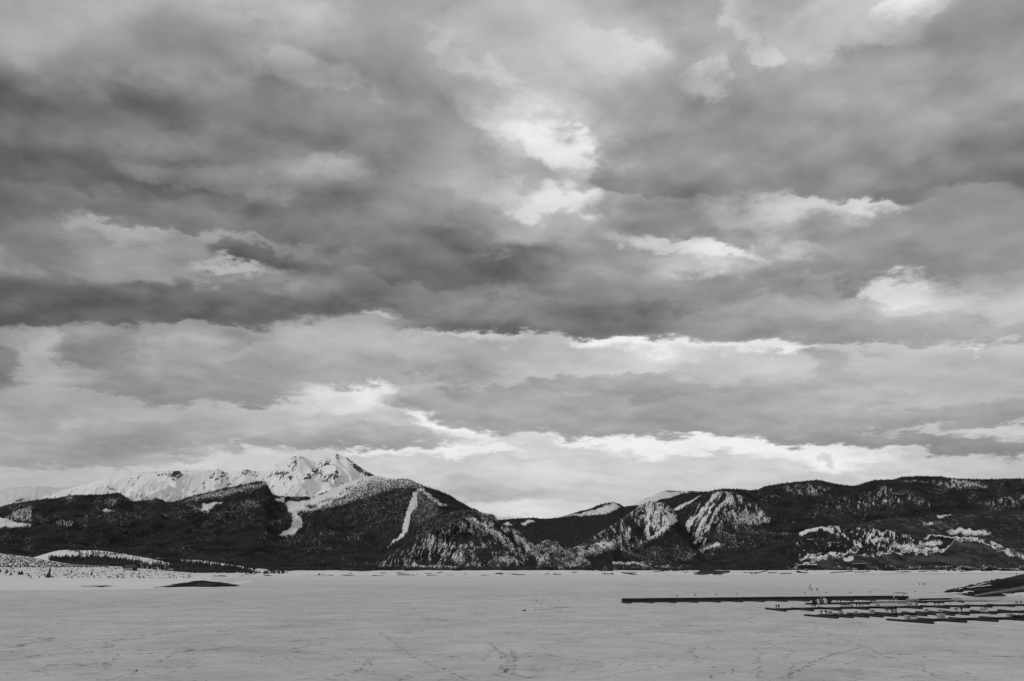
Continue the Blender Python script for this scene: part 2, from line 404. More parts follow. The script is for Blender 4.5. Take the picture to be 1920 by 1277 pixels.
def mmap(nt, v, a, b, c=0.0, d=1.0, smooth=True):
    n = nt.nodes.new('ShaderNodeMapRange')
    n.interpolation_type = 'SMOOTHSTEP' if smooth else 'LINEAR'
    for k, x in zip(('From Min', 'From Max', 'To Min', 'To Max'), (a, b, c, d)):
        if isinstance(x, (int, float)): n.inputs[k].default_value = x
        else: nt.links.new(x, n.inputs[k])
    nt.links.new(v, n.inputs['Value'])
    return n.outputs[0]

def mmix(nt, f, a, b):
    n = nt.nodes.new('ShaderNodeMix'); n.data_type = 'FLOAT'
    for i, v in ((0, f), (2, a), (3, b)):
        if isinstance(v, (int, float)): n.inputs[i].default_value = v
        else: nt.links.new(v, n.inputs[i])
    return n.outputs[0]

def mpos(nt, scale=(1, 1, 1), rot=0.0):
    g = nt.nodes.new('ShaderNodeNewGeometry')
    mp = nt.nodes.new('ShaderNodeMapping'); mp.inputs['Scale'].default_value = scale
    mp.inputs['Rotation'].default_value = (0, 0, rot)
    nt.links.new(g.outputs['Position'], mp.inputs['Vector'])
    return mp.outputs[0]

def simple(name, grey, var=0.25, scale=1.5, rough=0.8):
    m, nt, p = mat(name)
    v = mmap(nt, mnoise(nt, mpos(nt), scale, 4), 0.3, 0.7, grey * (1 - var), grey * (1 + var))
    nt.links.new(v, p.inputs['Base Color'])
    p.inputs['Roughness'].default_value = rough
    return m

def terrain_mat(name, snow=0.80, forest=0.035, rock=0.045, rscale=0.03, vstretch=0.5, fscale=0.06):
    m, nt, p = mat(name)
    af = mk(nt, 'ShaderNodeAttribute', attribute_name='forest').outputs['Fac']
    ar = mk(nt, 'ShaderNodeAttribute', attribute_name='rock').outputs['Fac']
    sv = mmap(nt, mnoise(nt, mpos(nt), 0.004, 5), 0.3, 0.7, snow * 0.93, snow * 1.05)
    # tree shade painted into the snow colour between the trees, with twigs and litter
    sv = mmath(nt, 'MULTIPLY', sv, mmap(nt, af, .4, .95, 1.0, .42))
    nf = mnoise(nt, mpos(nt, (1, .4, vstretch)), fscale, 5, 0.6)
    fm = mmap(nt, mmath(nt, 'ADD', af, mmath(nt, 'MULTIPLY', mmath(nt, 'SUBTRACT', nf, 0.5), 1.3)), 0.62, 1.04)
    fv = mmap(nt, nf, 0.3, 0.7, forest * 0.6, forest * 1.4)
    nr = mnoise(nt, mpos(nt, (1, .3, vstretch)), rscale, 9, 0.68, 0.8)
    thr = mmath(nt, 'SUBTRACT', 0.70, mmath(nt, 'MULTIPLY', ar, 0.34))
    rm = mmap(nt, mmath(nt, 'SUBTRACT', nr, thr), -0.012, 0.03)
    rv = mmap(nt, mnoise(nt, mpos(nt), rscale * 5, 4), 0.3, 0.7, rock * 0.5, rock * 1.8)
    rv = mmath(nt, 'MULTIPLY', rv, mmap(nt, mnoise(nt, mpos(nt, (1, .4, 1)), rscale * .35, 5, .6), .35, .65, .55, 1.6))
    c = mmix(nt, fm, sv, fv)
    c = mmix(nt, rm, c, rv)
    nt.links.new(c, p.inputs['Base Color'])
    p.inputs['Roughness'].default_value = 0.95
    p.inputs['Specular IOR Level'].default_value = 0.0
    return m

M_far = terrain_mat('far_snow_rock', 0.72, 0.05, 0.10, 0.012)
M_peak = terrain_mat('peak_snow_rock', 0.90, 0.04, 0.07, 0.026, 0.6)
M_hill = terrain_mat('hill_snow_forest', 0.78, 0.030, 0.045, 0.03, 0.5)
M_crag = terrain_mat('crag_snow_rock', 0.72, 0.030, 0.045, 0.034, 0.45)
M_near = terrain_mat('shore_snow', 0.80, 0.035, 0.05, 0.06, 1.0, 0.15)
M_tree = simple('conifer_needles', 0.040, 0.55, 0.012)
M_tree_far = simple('conifer_needles_hazed', 0.055, 0.4, 0.02)  # haze over the distant valley forest is put into this paler tone
M_trunk = simple('conifer_bark', 0.05)
M_dark = simple('weathered_timber', 0.036, 0.4, 0.8)
M_deck = simple('dock_planks', 0.048, 0.35, 1.2)
M_black = simple('black_plastic', 0.02, 0.2, 2.0, 0.5)
M_grey = simple('grey_cabinet', 0.30, 0.15, 2.0)
M_light = simple('galvanised_metal', 0.55, 0.15, 3.0, 0.5)
M_pale = simple('pale_canvas', 0.40, 0.2, 1.5)
M_white = simple('white_paint', 0.55, 0.1, 2.0)

# ------------------------------------------------------------------ painting of ground cover (snow / forest / rock)
def poly_sd(px, py, pts):
    """signed distance (negative inside) of points to a polygon"""
    pts = np.asarray(pts, float); n = len(pts)
    d = np.full(px.shape, 1e9); inside = np.zeros(px.shape, bool)
    for i in range(n):
        ax, ay = pts[i]; bx, by = pts[(i + 1) % n]
        ex, ey = bx - ax, by - ay
        wx, wy = px - ax, py - ay
        t = np.clip((wx * ex + wy * ey) / (ex * ex + ey * ey + 1e-9), 0, 1)
        d = np.minimum(d, (wx - ex * t) ** 2 + (wy - ey * t) ** 2)
        c = ((ay > py) != (by > py)) & (px < (bx - ax) * (py - ay) / (by - ay + 1e-12) + ax)
        inside ^= c
    d = np.sqrt(d)
    return np.where(inside, -d, d)

def line_d(px, py, pts):
    d = np.full(px.shape, 1e9)
    for (ax, ay), (bx, by) in zip(pts[:-1], pts[1:]):
        ex, ey = bx - ax, by - ay
        wx, wy = px - ax, py - ay
        t = np.clip((wx * ex + wy * ey) / (ex * ex + ey * ey + 1e-9), 0, 1)
        d = np.minimum(d, (wx - ex * t) ** 2 + (wy - ey * t) ** 2)
    return np.sqrt(d)

def paint(px, py, forest, rock, ops, wob=2.5, seed=3):
    qx = px + (fbm(px / 9, py / 9, 4, seed) - 0.5) * 4 * wob
    qy = py + (fbm(px / 9, py / 9, 4, seed + 50) - 0.5) * 3 * wob
    for op in ops:
        k, pts, fv, rv, soft = op
        if k == 'P': m = 1 - sstep(poly_sd(qx, qy, pts), -soft, soft)
        elif k == 'S':                # snow gullies: streaks across a polygon (points, angle, length, width, floor, gain)
            pl, ang, la, lc, lo_, hi_ = pts
            ca, sa = math.cos(math.radians(ang)), math.sin(math.radians(ang))
            u_ = (px * ca + py * sa) / la; v_ = (-px * sa + py * ca) / lc
            w_ = (fbm(px / 14, py / 14, 3, seed + 8) - .5) * 1.6
            st = fbm(u_, v_ + w_, 4, seed + 13, 0.6)
            m = (1 - sstep(poly_sd(qx, qy, pl), -soft, soft))
            tv = fv + (sstep(st, lo_, hi_) - 1) * rv
            forest = forest * (1 - m) + tv * m
            continue
        elif k == 'L': m = 1 - sstep(line_d(qx, qy, pts), soft * 0.4, soft)
        else:
            cx, cy, rx, ry = pts
            m = 1 - sstep(((qx - cx) / rx) ** 2 + ((qy - cy) / ry) ** 2, 1 - soft, 1.0 + soft * 0.3)
        if fv is not None: forest = forest * (1 - m) + fv * m
        if rv is not None: rock = rock * (1 - m) + rv * m
    return forest, rock

# ------------------------------------------------------------------ ridges
TERR = []
def ridge(name, crest, Db, zb, mat_, rows=70, step=2.0, prof=1.35, relief=0.10, rl=350.0, forest=(1.1, 0.5), rock=(0.1, 0.3),
          ops=(), wob=2.5, seed=1, crestn=0.7, fl=26.0, base=None, back=0.35, stretch=2.2):
    """crest: (px, py, distance); the slope runs from the crest down towards the lake to distance Db and height zb"""
    A = []; E = []; D = []
    for px, py, d in crest:
        a, e = ratios(px, py); A.append(a); E.append(e); D.append(d)
    a = np.arange(A[0], A[-1], step / 1554.0)
    e = np.interp(a, A, E); Dc = np.interp(a, A, D)
    pxx = a * 1554
    e = e + (fbm(pxx / 7, pxx * 0 + seed, 4, seed) - 0.5) * 2 * crestn / 1617
    zc = H + e * Dc
    if base is not None:
        BA = [ratios(x, y)[0] for x, y in base]
        BD = [gnd(x, y, zb)[1] for x, y in base]
        Dbv = np.interp(a, BA, BD)
    else:
        Dbv = np.full_like(a, Db)
    t = np.linspace(0, 1, rows)
    nb = 8
    tb = np.linspace(0, 1, nb + 1)[1:]
    Y = Dbv[:, None] + (Dc - Dbv)[:, None] * t[None]
    Z = zb + (zc - zb)[:, None] * (t[None] ** prof)
    Yb = Dc[:, None] + (Dc * back)[:, None] * tb[None]
    Zb_ = zc[:, None] - (zc - zb + 5)[:, None] * tb[None] ** 1.2
    Y = np.concatenate([Y, Yb], 1); Z = np.concatenate([Z, Zb_], 1)
    tt = np.concatenate([t, 1 + tb])[None] + 0 * Y
    X = a[:, None] * Y
    env = np.clip(np.sin(np.clip(tt, 0, 1) * math.pi) + 0.05 * (tt < 1), 0, 1) ** 0.8
    env = np.where(tt > 1, np.sin((tt - 1) * math.pi).clip(0, 1) * 0.5, env)
    wx = X / rl + (fbm(X / rl / 2, Y / rl / 2, 3, seed + 9) - 0.5) * 1.2
    rr = ridged(wx, Y / (rl * stretch), 6, seed + 20, 0.52) - 0.62
    Z = Z + relief * (zc - zb)[:, None] * env * rr * 2.0
    px, py = project(X, Y, Z)
    fo = forest[0] + forest[1] * (fbm(px / fl, py / (fl * 0.62), 5, seed + 31, 0.6) - 0.5) * 2
    ro = rock[0] + rock[1] * (fbm(px / 30, py / 20, 4, seed + 77) - 0.5) * 2
    fo, ro = paint(px, py, fo, ro, ops, wob, seed + 5)
    n, m = X.shape
    V = np.stack([X, Y, Z], -1).reshape(-1, 3)
    idx = np.arange(n * m).reshape(n, m)
    Fc = np.stack([idx[:-1, :-1], idx[1:, :-1], idx[1:, 1:], idx[:-1, 1:]], -1).reshape(-1, 4)
    o = make_mesh(name, V, Fc, mat_, attrs={'forest': fo, 'rock': ro}, smooth=True)
    o['kind'] = 'structure'
    T = dict(X=X, Y=Y, Z=Z, px=px, py=py, fo=fo, ro=ro, rows=rows, o=o)
    TERR.append(T)
    return T

def cones(P, Hh, R, seg=5, tiers=1, lean=0.04):
    """P (n,3) tree feet -> one array of ragged conifer spires"""
    n = len(P)
    Vs = []; Fs = []; off = 0
    for k in range(tiers):
        z0 = (0.04 + 0.30 * k) if tiers > 1 else 0.0
        z1 = 1.0 if k == tiers - 1 else 0.55 + 0.22 * k
        rk = 1.0 - 0.30 * k
        th = rng.random((n, 1)) * 6.28 + np.arange(seg)[None] * (2 * math.pi / seg)
        rr = R[:, None] * rk * (0.7 + 0.6 * rng.random((n, seg)))
        bz = Hh[:, None] * (z0 + 0.05 * rng.random((n, seg)))
        b = np.stack([P[:, 0:1] + np.cos(th) * rr, P[:, 1:2] + np.sin(th) * rr, P[:, 2:3] + bz], -1)
        ap = P + np.stack([Hh * lean * rng.normal(size=n), Hh * lean * rng.normal(size=n), Hh * z1], -1)
        V = np.concatenate([b, ap[:, None]], 1)           # n, seg+1, 3
        base = off + np.arange(n)[:, None] * (seg + 1)
        for s in range(seg):
            Fs.append(np.stack([base[:, 0] + s, base[:, 0] + (s + 1) % seg, base[:, 0] + seg], -1))
        Vs.append(V.reshape(-1, 3)); off += n * (seg + 1)
    return np.concatenate(Vs), np.concatenate(Fs)

def forest_on(T, name, label, N_, hmin, hmax, mat_=None, gain=1.0, thr=0.12, maxrow=None, seg=4, tiers=1, slim=0.17, clump=0.0, ymax=None, ymin=None):
    X, Y, Z, fo, px, py = (T[k] for k in ('X', 'Y', 'Z', 'fo', 'px', 'py'))
    r = T['rows']
    X, Y, Z, fo, px, py = (q[:, :r] for q in (X, Y, Z, fo, px, py))
    dpy = np.clip(py[:-1, :-1] - py[:-1, 1:], 0.0, None) + 0.05
    dpx = px[1:, :-1] - px[:-1, :-1]
    f = np.clip((fo[:-1, :-1] - thr) * gain, 0, 1)
    if clump: f = f * sstep(fbm(px[:-1, :-1] / 3.0, py[:-1, :-1] / 3.0, 3, 5), 0.5 - clump, 0.5 + 0.1)
    w = dpy * dpx * f * ((px[:-1, :-1] > -60) & (px[:-1, :-1] < 1980))
    if ymin is not None: w = w * (py[:-1, :-1] > ymin)
    if ymax is not None: w = w * (py[:-1, :-1] < ymax)
    w = w.ravel(); w = w / w.sum()
    ci = rng.choice(len(w), size=N_, p=w)
    i, j = np.unravel_index(ci, (X.shape[0] - 1, X.shape[1] - 1))
    u = rng.random(N_); v = rng.random(N_)
    def bil(A):
        return (A[i, j] * (1 - u) + A[i + 1, j] * u) * (1 - v) + (A[i, j + 1] * (1 - u) + A[i + 1, j + 1] * u) * v
    P = np.stack([bil(X), bil(Y), bil(Z) - 0.4], -1)
    hh = hmin + (hmax - hmin) * rng.random(N_) ** 1.4
    V, Fc = cones(P, hh, hh * slim * (0.7 + 0.6 * rng.random(N_)), seg, tiers)
    o = make_mesh(name, V, Fc, mat_ or M_tree)
    tag(o, label, 'forest', kind='stuff')
    return o

def cz(pts, D):
    if callable(D): return [(x, y, D(x)) for x, y in pts]
    return [(x, y, D) for x, y in pts]

# far snow range on the left
T1 = ridge('far_snow_range', cz([(-160, 926), (0, 917), (30, 913), (70, 911), (110, 915), (150, 908), (200, 897), (260, 892), (300, 900)], 10500),
           7600, 120, M_far, forest=(-0.5, 0), rock=(0.12, 0.25), relief=0.22, rl=900, seed=11)
T6 = ridge('far_snow_dome', cz([(1140, 970), (1185, 949), (1203, 937), (1225, 929), (1240, 921), (1255, 918.5), (1280, 921), (1300, 920.5), (1330, 924), (1360, 940)], 9500),
           7300, 150, M_far, forest=(-0.5, 0), rock=(0.1, 0.25), relief=0.12, rl=700, seed=12,
           ops=[('L', [(1200, 934), (1216, 931)], None, 1.0, 2), ('L', [(1250, 921), (1300, 923)], None, .8, 2), ('L', [(1290, 920), (1335, 925)], None, .9, 2)])

# main snow peaks
T2 = ridge('snow_peaks', cz([(20, 955), (60, 940), (95, 927), (150, 910), (185, 901), (200, 896), (232, 889), (248, 885.5), (290, 884.5), (326, 882),
            (333, 883), (345, 882.5), (400, 881.5), (407, 878), (418, 884), (430, 889), (445, 883), (461, 878), (475, 884), (490, 883), (505, 877),
            (520, 869), (540, 859), (555, 855), (562, 853.5), (575, 860), (592, 867), (605, 862), (618, 856), (630, 849.5), (640, 855), (652, 860),
            (662, 866), (680, 879), (700, 890.5), (720, 903), (760, 930), (800, 960)], 6500),
           4900, 60, M_peak, rows=110, step=1.5, prof=1.15, relief=0.24, rl=380, forest=(-0.6, 0.1), rock=(0.26, 0.30), seed=21, stretch=1.6,
           ops=[('E', (331, 893, 14, 11), None, .75, .8), ('E', (410, 893, 26, 12), None, .55, .8), ('E', (375, 917, 34, 12), None, .5, .8),
                ('E', (310, 890, 20, 8), None, .4, .8), ('E', (255, 930, 30, 12), .5, .55, .6), ('E', (468, 890, 22, 10), None, .55, .8), ('E', (482, 905, 20, 8), None, .6, .8),
                ('L', [(455, 914), (490, 899), (520, 889), (540, 884)], None, .7, 3.5), ('L', [(612, 868), (598, 880), (575, 897)], None, .75, 5), ('L', [(648, 876), (628, 886), (600, 908)], None, .72, 5), ('L', [(562, 855), (548, 868), (535, 888)], None, .62, 7), ('L', [(600, 868), (570, 885), (545, 900), (520, 905)], None, .4, 8), ('E', (545, 875, 22, 12), None, .45, .8), ('E', (560, 860, 14, 10), None, .5, .8),
                ('E', (590, 890, 20, 7), None, .7, .6), ('E', (625, 893, 26, 9), None, .6, .7), ('E', (620, 905, 22, 6), None, .6, .7),
                ('E', (545, 915, 28, 11), None, .6, .7), ('L', [(630, 850), (636, 858), (622, 868), (610, 868)], None, .55, 6),
                ('P', [(661, 866), (700, 889), (706, 893), (690, 896), (684, 889), (668, 882), (660, 874)], None, .95, 2.5),
                ('L', [(640, 856), (662, 866), (690, 884)], None, .5, 3),
                ('E', (640, 872, 14, 14), None, .05, .8), ('E', (600, 915, 30, 8), None, .0, .8),
                ('P', [(0, 990), (60, 944), (225, 921), (240, 932), (300, 934), (380, 922), (430, 908), (470, 897), (500, 896), (530, 930), (650, 925), (700, 990)], .55, .3, 5),
                ('P', [(508, 905), (540, 905), (650, 902), (640, 925), (590, 931), (530, 929), (515, 922)], -.3, .25, 3),
                ])

CH1 = [(536, 945), (546, 939), (560, 942), (582, 936), (612, 922), (640, 908), (660, 896), (690, 885), (712, 890), (688, 902), (660, 914), (640, 930), (612, 946), (590, 957),
       (572, 961), (560, 958), (556, 962), (566, 970), (568, 983), (560, 995), (548, 1003), (536, 1006), (518, 1008), (535, 998), (547, 986), (550, 972), (541, 957)]
T3 = ridge('forest_mountain', [(-160, 968, 4400), (0, 951, 4500), (20, 945, 4500), (60, 939, 4500), (110, 934, 4500), (130, 929, 4500), (185, 928, 4500), (225, 924, 4500),
            (240, 935, 4500), (250, 941, 4500), (268, 939, 4500), (285, 938, 4500), (292, 934, 4500), (300, 936, 4500), (312, 941, 4500), (325, 942, 4500),
            (345, 935, 4500), (370, 928, 4500), (400, 921, 4550), (430, 914, 4600), (460, 908, 4600), (480, 904, 4600), (497, 902, 4600), (503, 912, 4600),
            (510, 926, 4650), (520, 931, 4700), (545, 932, 4750), (572, 931, 4800), (582, 934, 4800), (600, 927, 4800), (620, 918, 4850), (640, 908, 4900), (670, 898, 4900), (700, 891.5, 4900),
            (710, 893, 4900), (725, 897, 4900), (745, 898, 4900), (766, 899, 4800), (785, 907, 4700), (800, 914, 4600), (822, 920, 4550), (845, 930, 4500),
            (860, 940, 4400), (880, 951, 4300), (900, 960, 4200), (930, 978, 4100), (960, 1000, 4000), (990, 1030, 3900), (1020, 1060, 3800)],
           2500, 6, M_hill, rows=120, step=1.5, prof=1.25, relief=0.12, rl=300, forest=(1.0, 0.46), rock=(-0.1, 0.1), seed=31,
           ops=[('P', [(0, 971), (15, 974), (30, 980), (62, 985), (40, 989), (12, 990), (-40, 994), (-40, 968)], .0, None, 2),
                ('P', [(8, 970), (30, 958), (55, 949), (60, 960), (61, 979), (35, 977)], .55, None, 2),
                ('E', (203, 959, 14, 4), .0, None, .6), ('E', (208, 940, 16, 10), .72, None, .8), ('E', (30, 1015, 60, 16), .85, None, .8), ('E', (215, 970, 40, 14), .8, None, .9),
                ('E', (120, 982, 24, 7), .6, None, .8), ('E', (340, 965, 30, 14), .86, None, .9), ('E', (370, 990, 30, 8), .84, None, .9), ('E', (350, 1035, 20, 7), .7, None, .9),
                ('P', [(382, 945), (405, 941), (420, 941), (402, 946), (396, 955), (388, 960), (377, 959)], -.2, None, 1.5),
                ('P', [(330, 942), (400, 922), (500, 903), (508, 908), (470, 918), (420, 932), (350, 940)], .62, None, 3),
                ('E', (465, 945, 34, 9), .74, None, .9), ('E', (440, 975, 60, 18), .88, None, .9), ('P', [(516, 935), (534, 934), (534, 941), (520, 940)], .0, None, 1.5),
                ('P', [(690, 888), (745, 896), (768, 899), (800, 916), (770, 914), (735, 918), (700, 930), (660, 945), (625, 952), (600, 958), (640, 930), (665, 912)], .56, None, 4),
                ('P', [(700, 888), (745, 896), (730, 902), (705, 904), (690, 900)], .2, None, 3),
                ('P', CH1, -.4, None, 2.0), ('S', ([(585, 950), (640, 915), (700, 890), (712, 892), (660, 918), (612, 948)], 150, 9, 2.6, .40, .62), .62, .9, 5), ('E', (582, 950, 14, 6), .75, None, .7),
                ('P', [(700, 930), (770, 915), (760, 990), (700, 1000), (640, 990), (650, 950)], .86, None, 12),
                ('P', [(782, 918), (810, 930), (830, 960), (800, 985), (775, 990), (770, 960)], .72, None, 8),
                ('P', [(776, 922), (786, 922), (779, 950), (767, 975), (763, 1000), (747, 1015), (720, 1031), (738, 1015), (755, 998), (757, 978), (765, 955)], -.4, None, 1.2),
                ('L', [(785, 918), (800, 925), (820, 942), (835, 948)], .3, None, 4),
                ('P', [(790, 905), (850, 931), (900, 960), (890, 965), (850, 955), (815, 935)], 1.3, None, 3),
                ('E', (615, 1000, 25, 9), .75, None, .8), ('E', (660, 1010, 24, 7), .7, None, .8), ('E', (575, 1025, 40, 8), .84, None, .9),
                ('P', [(640, 1052), (760, 1050), (760, 1060), (640, 1060)], .72, None, 4)])
T5 = ridge('valley_forest', [(880, 980, 6500), (935, 975, 6500), (965, 972.5, 6500), (1000, 971, 6500), (1020, 973, 6500), (1045, 971, 6500), (1060, 967, 6400), (1085, 959, 6300), (1110, 953, 6200),
            (1125, 946, 6200), (1148, 941.5, 6200), (1160, 944, 6200), (1170, 950, 6200), (1190, 948, 6000), (1215, 948, 6000), (1240, 936, 5900), (1258, 933, 5800), (1280, 925, 5600),
            (1300, 923, 5600), (1320, 922, 5500), (1345, 924, 5500), (1390, 940, 5500)],
           3600, 12, M_hill, rows=80, relief=0.06, rl=500, forest=(1.25, 0.18), rock=(-.1, .1), seed=41,
           ops=[('P', [(1050, 970), (1085, 962), (1115, 956), (1150, 944), (1166, 949), (1145, 962), (1110, 966), (1075, 968)], .38, .2, 2.5),
                ('P', [(976, 980), (1000, 974), (1006, 978), (985, 984)], .1, None, 1.5), ('E', (950, 983, 10, 4), .4, None, .7),
                ('P', [(1262, 954), (1300, 935), (1325, 926), (1335, 929), (1300, 942), (1270, 957)], .35, None, 2)])
T7 = ridge('right_forest_mountain', [(1230, 1010, 4000), (1262, 965, 4100), (1290, 948, 4200), (1315, 929, 4300), (1340, 919, 4400), (1355, 916.5, 4500), (1380, 917, 4500), (1400, 919, 4500),
            (1420, 918.5, 4600), (1435, 912, 4600), (1455, 908.5, 4600), (1480, 905, 4600), (1500, 903.5, 4600), (1530, 900, 4600), (1545, 902, 4600), (1565, 907, 4600), (1590, 911, 4600),
            (1605, 911, 4600), (1625, 904, 4600), (1638, 900.5, 4600), (1675, 899.5, 4600), (1690, 894.5, 4600), (1720, 893, 4600), (1765, 893.5, 4600), (1785, 897, 4600), (1830, 899, 4600),
            (1870, 898.5, 4600), (1905, 897.5, 4600), (1925, 897, 4600), (2080, 888, 4600)],
           2600, 6, M_hill, rows=110, step=1.5, prof=1.2, relief=0.13, rl=320, forest=(1.08, 0.36), rock=(-.1, .1), seed=51,
           ops=[('P', [(1325, 928), (1352, 921), (1380, 924), (1405, 938), (1430, 955), (1445, 978), (1412, 986), (1385, 998), (1365, 1012), (1330, 1030), (1290, 1048), (1250, 1058), (1285, 1020), (1270, 1000), (1295, 960)], 1.0, .0, 5),
                ('S', ([(1318, 935), (1345, 920), (1375, 930), (1370, 990), (1330, 1025), (1270, 1030), (1280, 985)], 118, 26, 3.4, .30, .60), 1.2, .95, 6),
                ('S', ([(1352, 919), (1385, 925), (1410, 942), (1434, 960), (1447, 979), (1410, 988), (1380, 998), (1350, 985), (1360, 950)], 80, 11, 3.2, .34, .62), 1.1, .75, 5),
                ('P', [(1390, 960), (1415, 962), (1440, 978), (1410, 982), (1390, 985), (1370, 990)], .55, None, 6),
                ('L', [(1345, 925), (1325, 945), (1312, 965), (1290, 985)], .1, None, 3.6), ('L', [(1338, 945), (1320, 975), (1302, 1005)], .0, None, 3.6), ('L', [(1296, 985), (1285, 1000), (1276, 1014)], -.1, None, 3.6),
                ('L', [(1365, 938), (1345, 955), (1335, 975), (1325, 990)], .25, None, 4), ('L', [(1330, 990), (1315, 1010), (1300, 1022)], .3, None, 4),
                ('P', [(1360, 990), (1395, 992), (1385, 985), (1500, 1000), (1450, 1012), (1380, 1030), (1320, 1050), (1240, 1060), (1290, 1035), (1330, 1015)], .80, .35, 7),
                ('L', [(1345, 1022), (1310, 1035), (1275, 1048)], .2, None, 5), ('L', [(1290, 1022), (1268, 1045), (1255, 1056)], .2, None, 4),
                ('S', ([(1470, 915), (1520, 905), (1560, 915), (1545, 930), (1490, 930)], 75, 8, 3, .38, .6), 1.05, .45, 9),
                ('S', ([(1540, 950), (1590, 935), (1640, 925), (1660, 910), (1700, 925), (1760, 950), (1740, 955), (1690, 945), (1640, 955), (1590, 958)], 75, 8, 3, .36, .6), 1.1, .6, 11),
                ('E', (1662, 938, 5, 3), .1, None, .5), ('P', [(1785, 899), (1810, 900), (1855, 912), (1840, 916), (1800, 911), (1780, 906)], .5, None, 4), ('S', ([(1740, 900), (1790, 903), (1850, 914), (1780, 916)], 75, 8, 3, .42, .7), 1.0, .5, 6),
                ('S', ([(1830, 945), (1870, 935), (1930, 925), (1930, 945), (1860, 955)], 75, 8, 3, .38, .6), 1.05, .5, 8), ('L', [(1690, 900), (1730, 903), (1770, 912)], .75, None, 3)])
# crags in the middle
T4 = ridge('rocky_crag', cz([(690, 1064), (712, 1045), (735, 1025), (760, 1010), (790, 990), (820, 972), (845, 960), (870, 956), (890, 958), (905, 962), (918, 964), (926, 966),
            (934, 978), (950, 988), (972, 995), (985, 1008), (1000, 1020), (1012, 1035), (1030, 1062)], 3300),
           2180, 5, M_crag, rows=110, step=1.2, prof=1.2, relief=0.26, rl=110, forest=(0.70, 0.42), rock=(0.45, 0.35), seed=61, fl=16,
           ops=[('S', ([(700, 1064), (780, 995), (850, 955), (935, 975), (1030, 1062)], 112, 10, 3.0, .34, .64), 1.1, .62, 8),
                ('S', ([(860, 960), (935, 975), (1030, 1062), (880, 1062)], 55, 9, 3.0, .36, .62), 1.1, .65, 10),
                ('P', [(690, 1060), (740, 1010), (800, 975), (850, 955), (900, 960), (860, 975), (800, 1000), (760, 1030), (720, 1045)], .92, .1, 10),
                ('L', [(885, 975), (905, 985), (945, 1012)], .45, .2, 5), ('L', [(965, 1003), (985, 1020), (1000, 1042)], .4, .3, 5), ('E', (862, 1048, 13, 12), .45, .2, .9),
                ('L', [(812, 1010), (806, 1030), (803, 1052)], .3, .0, 4), ('E', (880, 1025, 30, 3), .4, .2, .8), ('E', (950, 1050, 22, 8), .5, .2, .9),
                ('L', [(760, 1062), (860, 1063)], .45, 0, 3), ('E', (868, 1008, 20, 9), 1.1, .9, .8), ('E', (905, 1040, 16, 12), 1.0, .7, .8)], wob=4)
T8 = ridge('pointed_crag', cz([(1030, 1045), (1075, 1027), (1095, 1018), (1110, 1008), (1135, 992), (1160, 977), (1180, 962), (1200, 948), (1212, 941), (1220, 939.5), (1232, 942),
            (1245, 942), (1258, 952), (1268, 964), (1282, 985), (1300, 1012), (1340, 1040), (1380, 1060)], 3500),
           2350, 6, M_crag, rows=110, step=1.2, prof=1.15, relief=0.20, rl=130, forest=(0.70, 0.38), rock=(0.42, 0.3), seed=71, fl=16,
           ops=[('S', ([(1180, 962), (1215, 938), (1250, 940), (1268, 966), (1240, 995), (1215, 1014), (1195, 990)], 100, 13, 3, .34, .62), .95, .68, 3),
                ('S', ([(1060, 1040), (1110, 1008), (1170, 970), (1212, 1016), (1150, 1040)], 65, 11, 3, .34, .62), 1.1, .65, 5),
                ('P', [(1272, 966), (1250, 990), (1216, 1017), (1188, 1035), (1210, 1062), (1400, 1062), (1300, 1000)], 1.1, -.1, 4),
                ('P', [(1178, 966), (1195, 985), (1214, 1012), (1206, 1016), (1185, 992), (1170, 975)], 1.2, -.1, 2),
                ('L', [(1170, 970), (1190, 992), (1212, 1014)], 1.0, .0, 3), ('L', [(1221, 945), (1218, 965), (1214, 1010)], .1, .1, 4), ('E', (1255, 972, 14, 9), .1, .15, .8),
                ('L', [(1215, 1012), (1240, 998), (1265, 975)], .2, .1, 4), ('P', [(1280, 1030), (1310, 1035), (1300, 1050), (1240, 1055)], .75, .0, 4),
                ('P', [(1160, 1040), (1260, 1015), (1300, 1030), (1280, 1055), (1150, 1060)], .85, 0, 6)])
T9 = ridge('rocky_knobs', cz([(950, 1066), (975, 1048), (990, 1035), (1010, 1018), (1025, 1012), (1045, 1014), (1060, 1025), (1075, 1030), (1090, 1022), (1110, 1012), (1130, 1010),
            (1150, 1016), (1165, 1030), (1190, 1040), (1220, 1042), (1250, 1050), (1280, 1062)], 2800),
           2120, 5, M_crag, rows=70, step=1.2, prof=1.2, relief=0.25, rl=80, forest=(0.72, 0.4), rock=(0.48, 0.35), seed=81, fl=14,
           ops=[('P', [(1115, 1045), (1180, 1020), (1230, 1045), (1200, 1062), (1100, 1064)], 1.1, 0, 5), ('E', (1135, 1022, 22, 6), .2, .3, .8),
                ('P', [(955, 1050), (1000, 1040), (1010, 1062), (950, 1064)], 1.1, 0, 4), ('L', [(1150, 1055), (1280, 1058)], .3, 0, 4)])
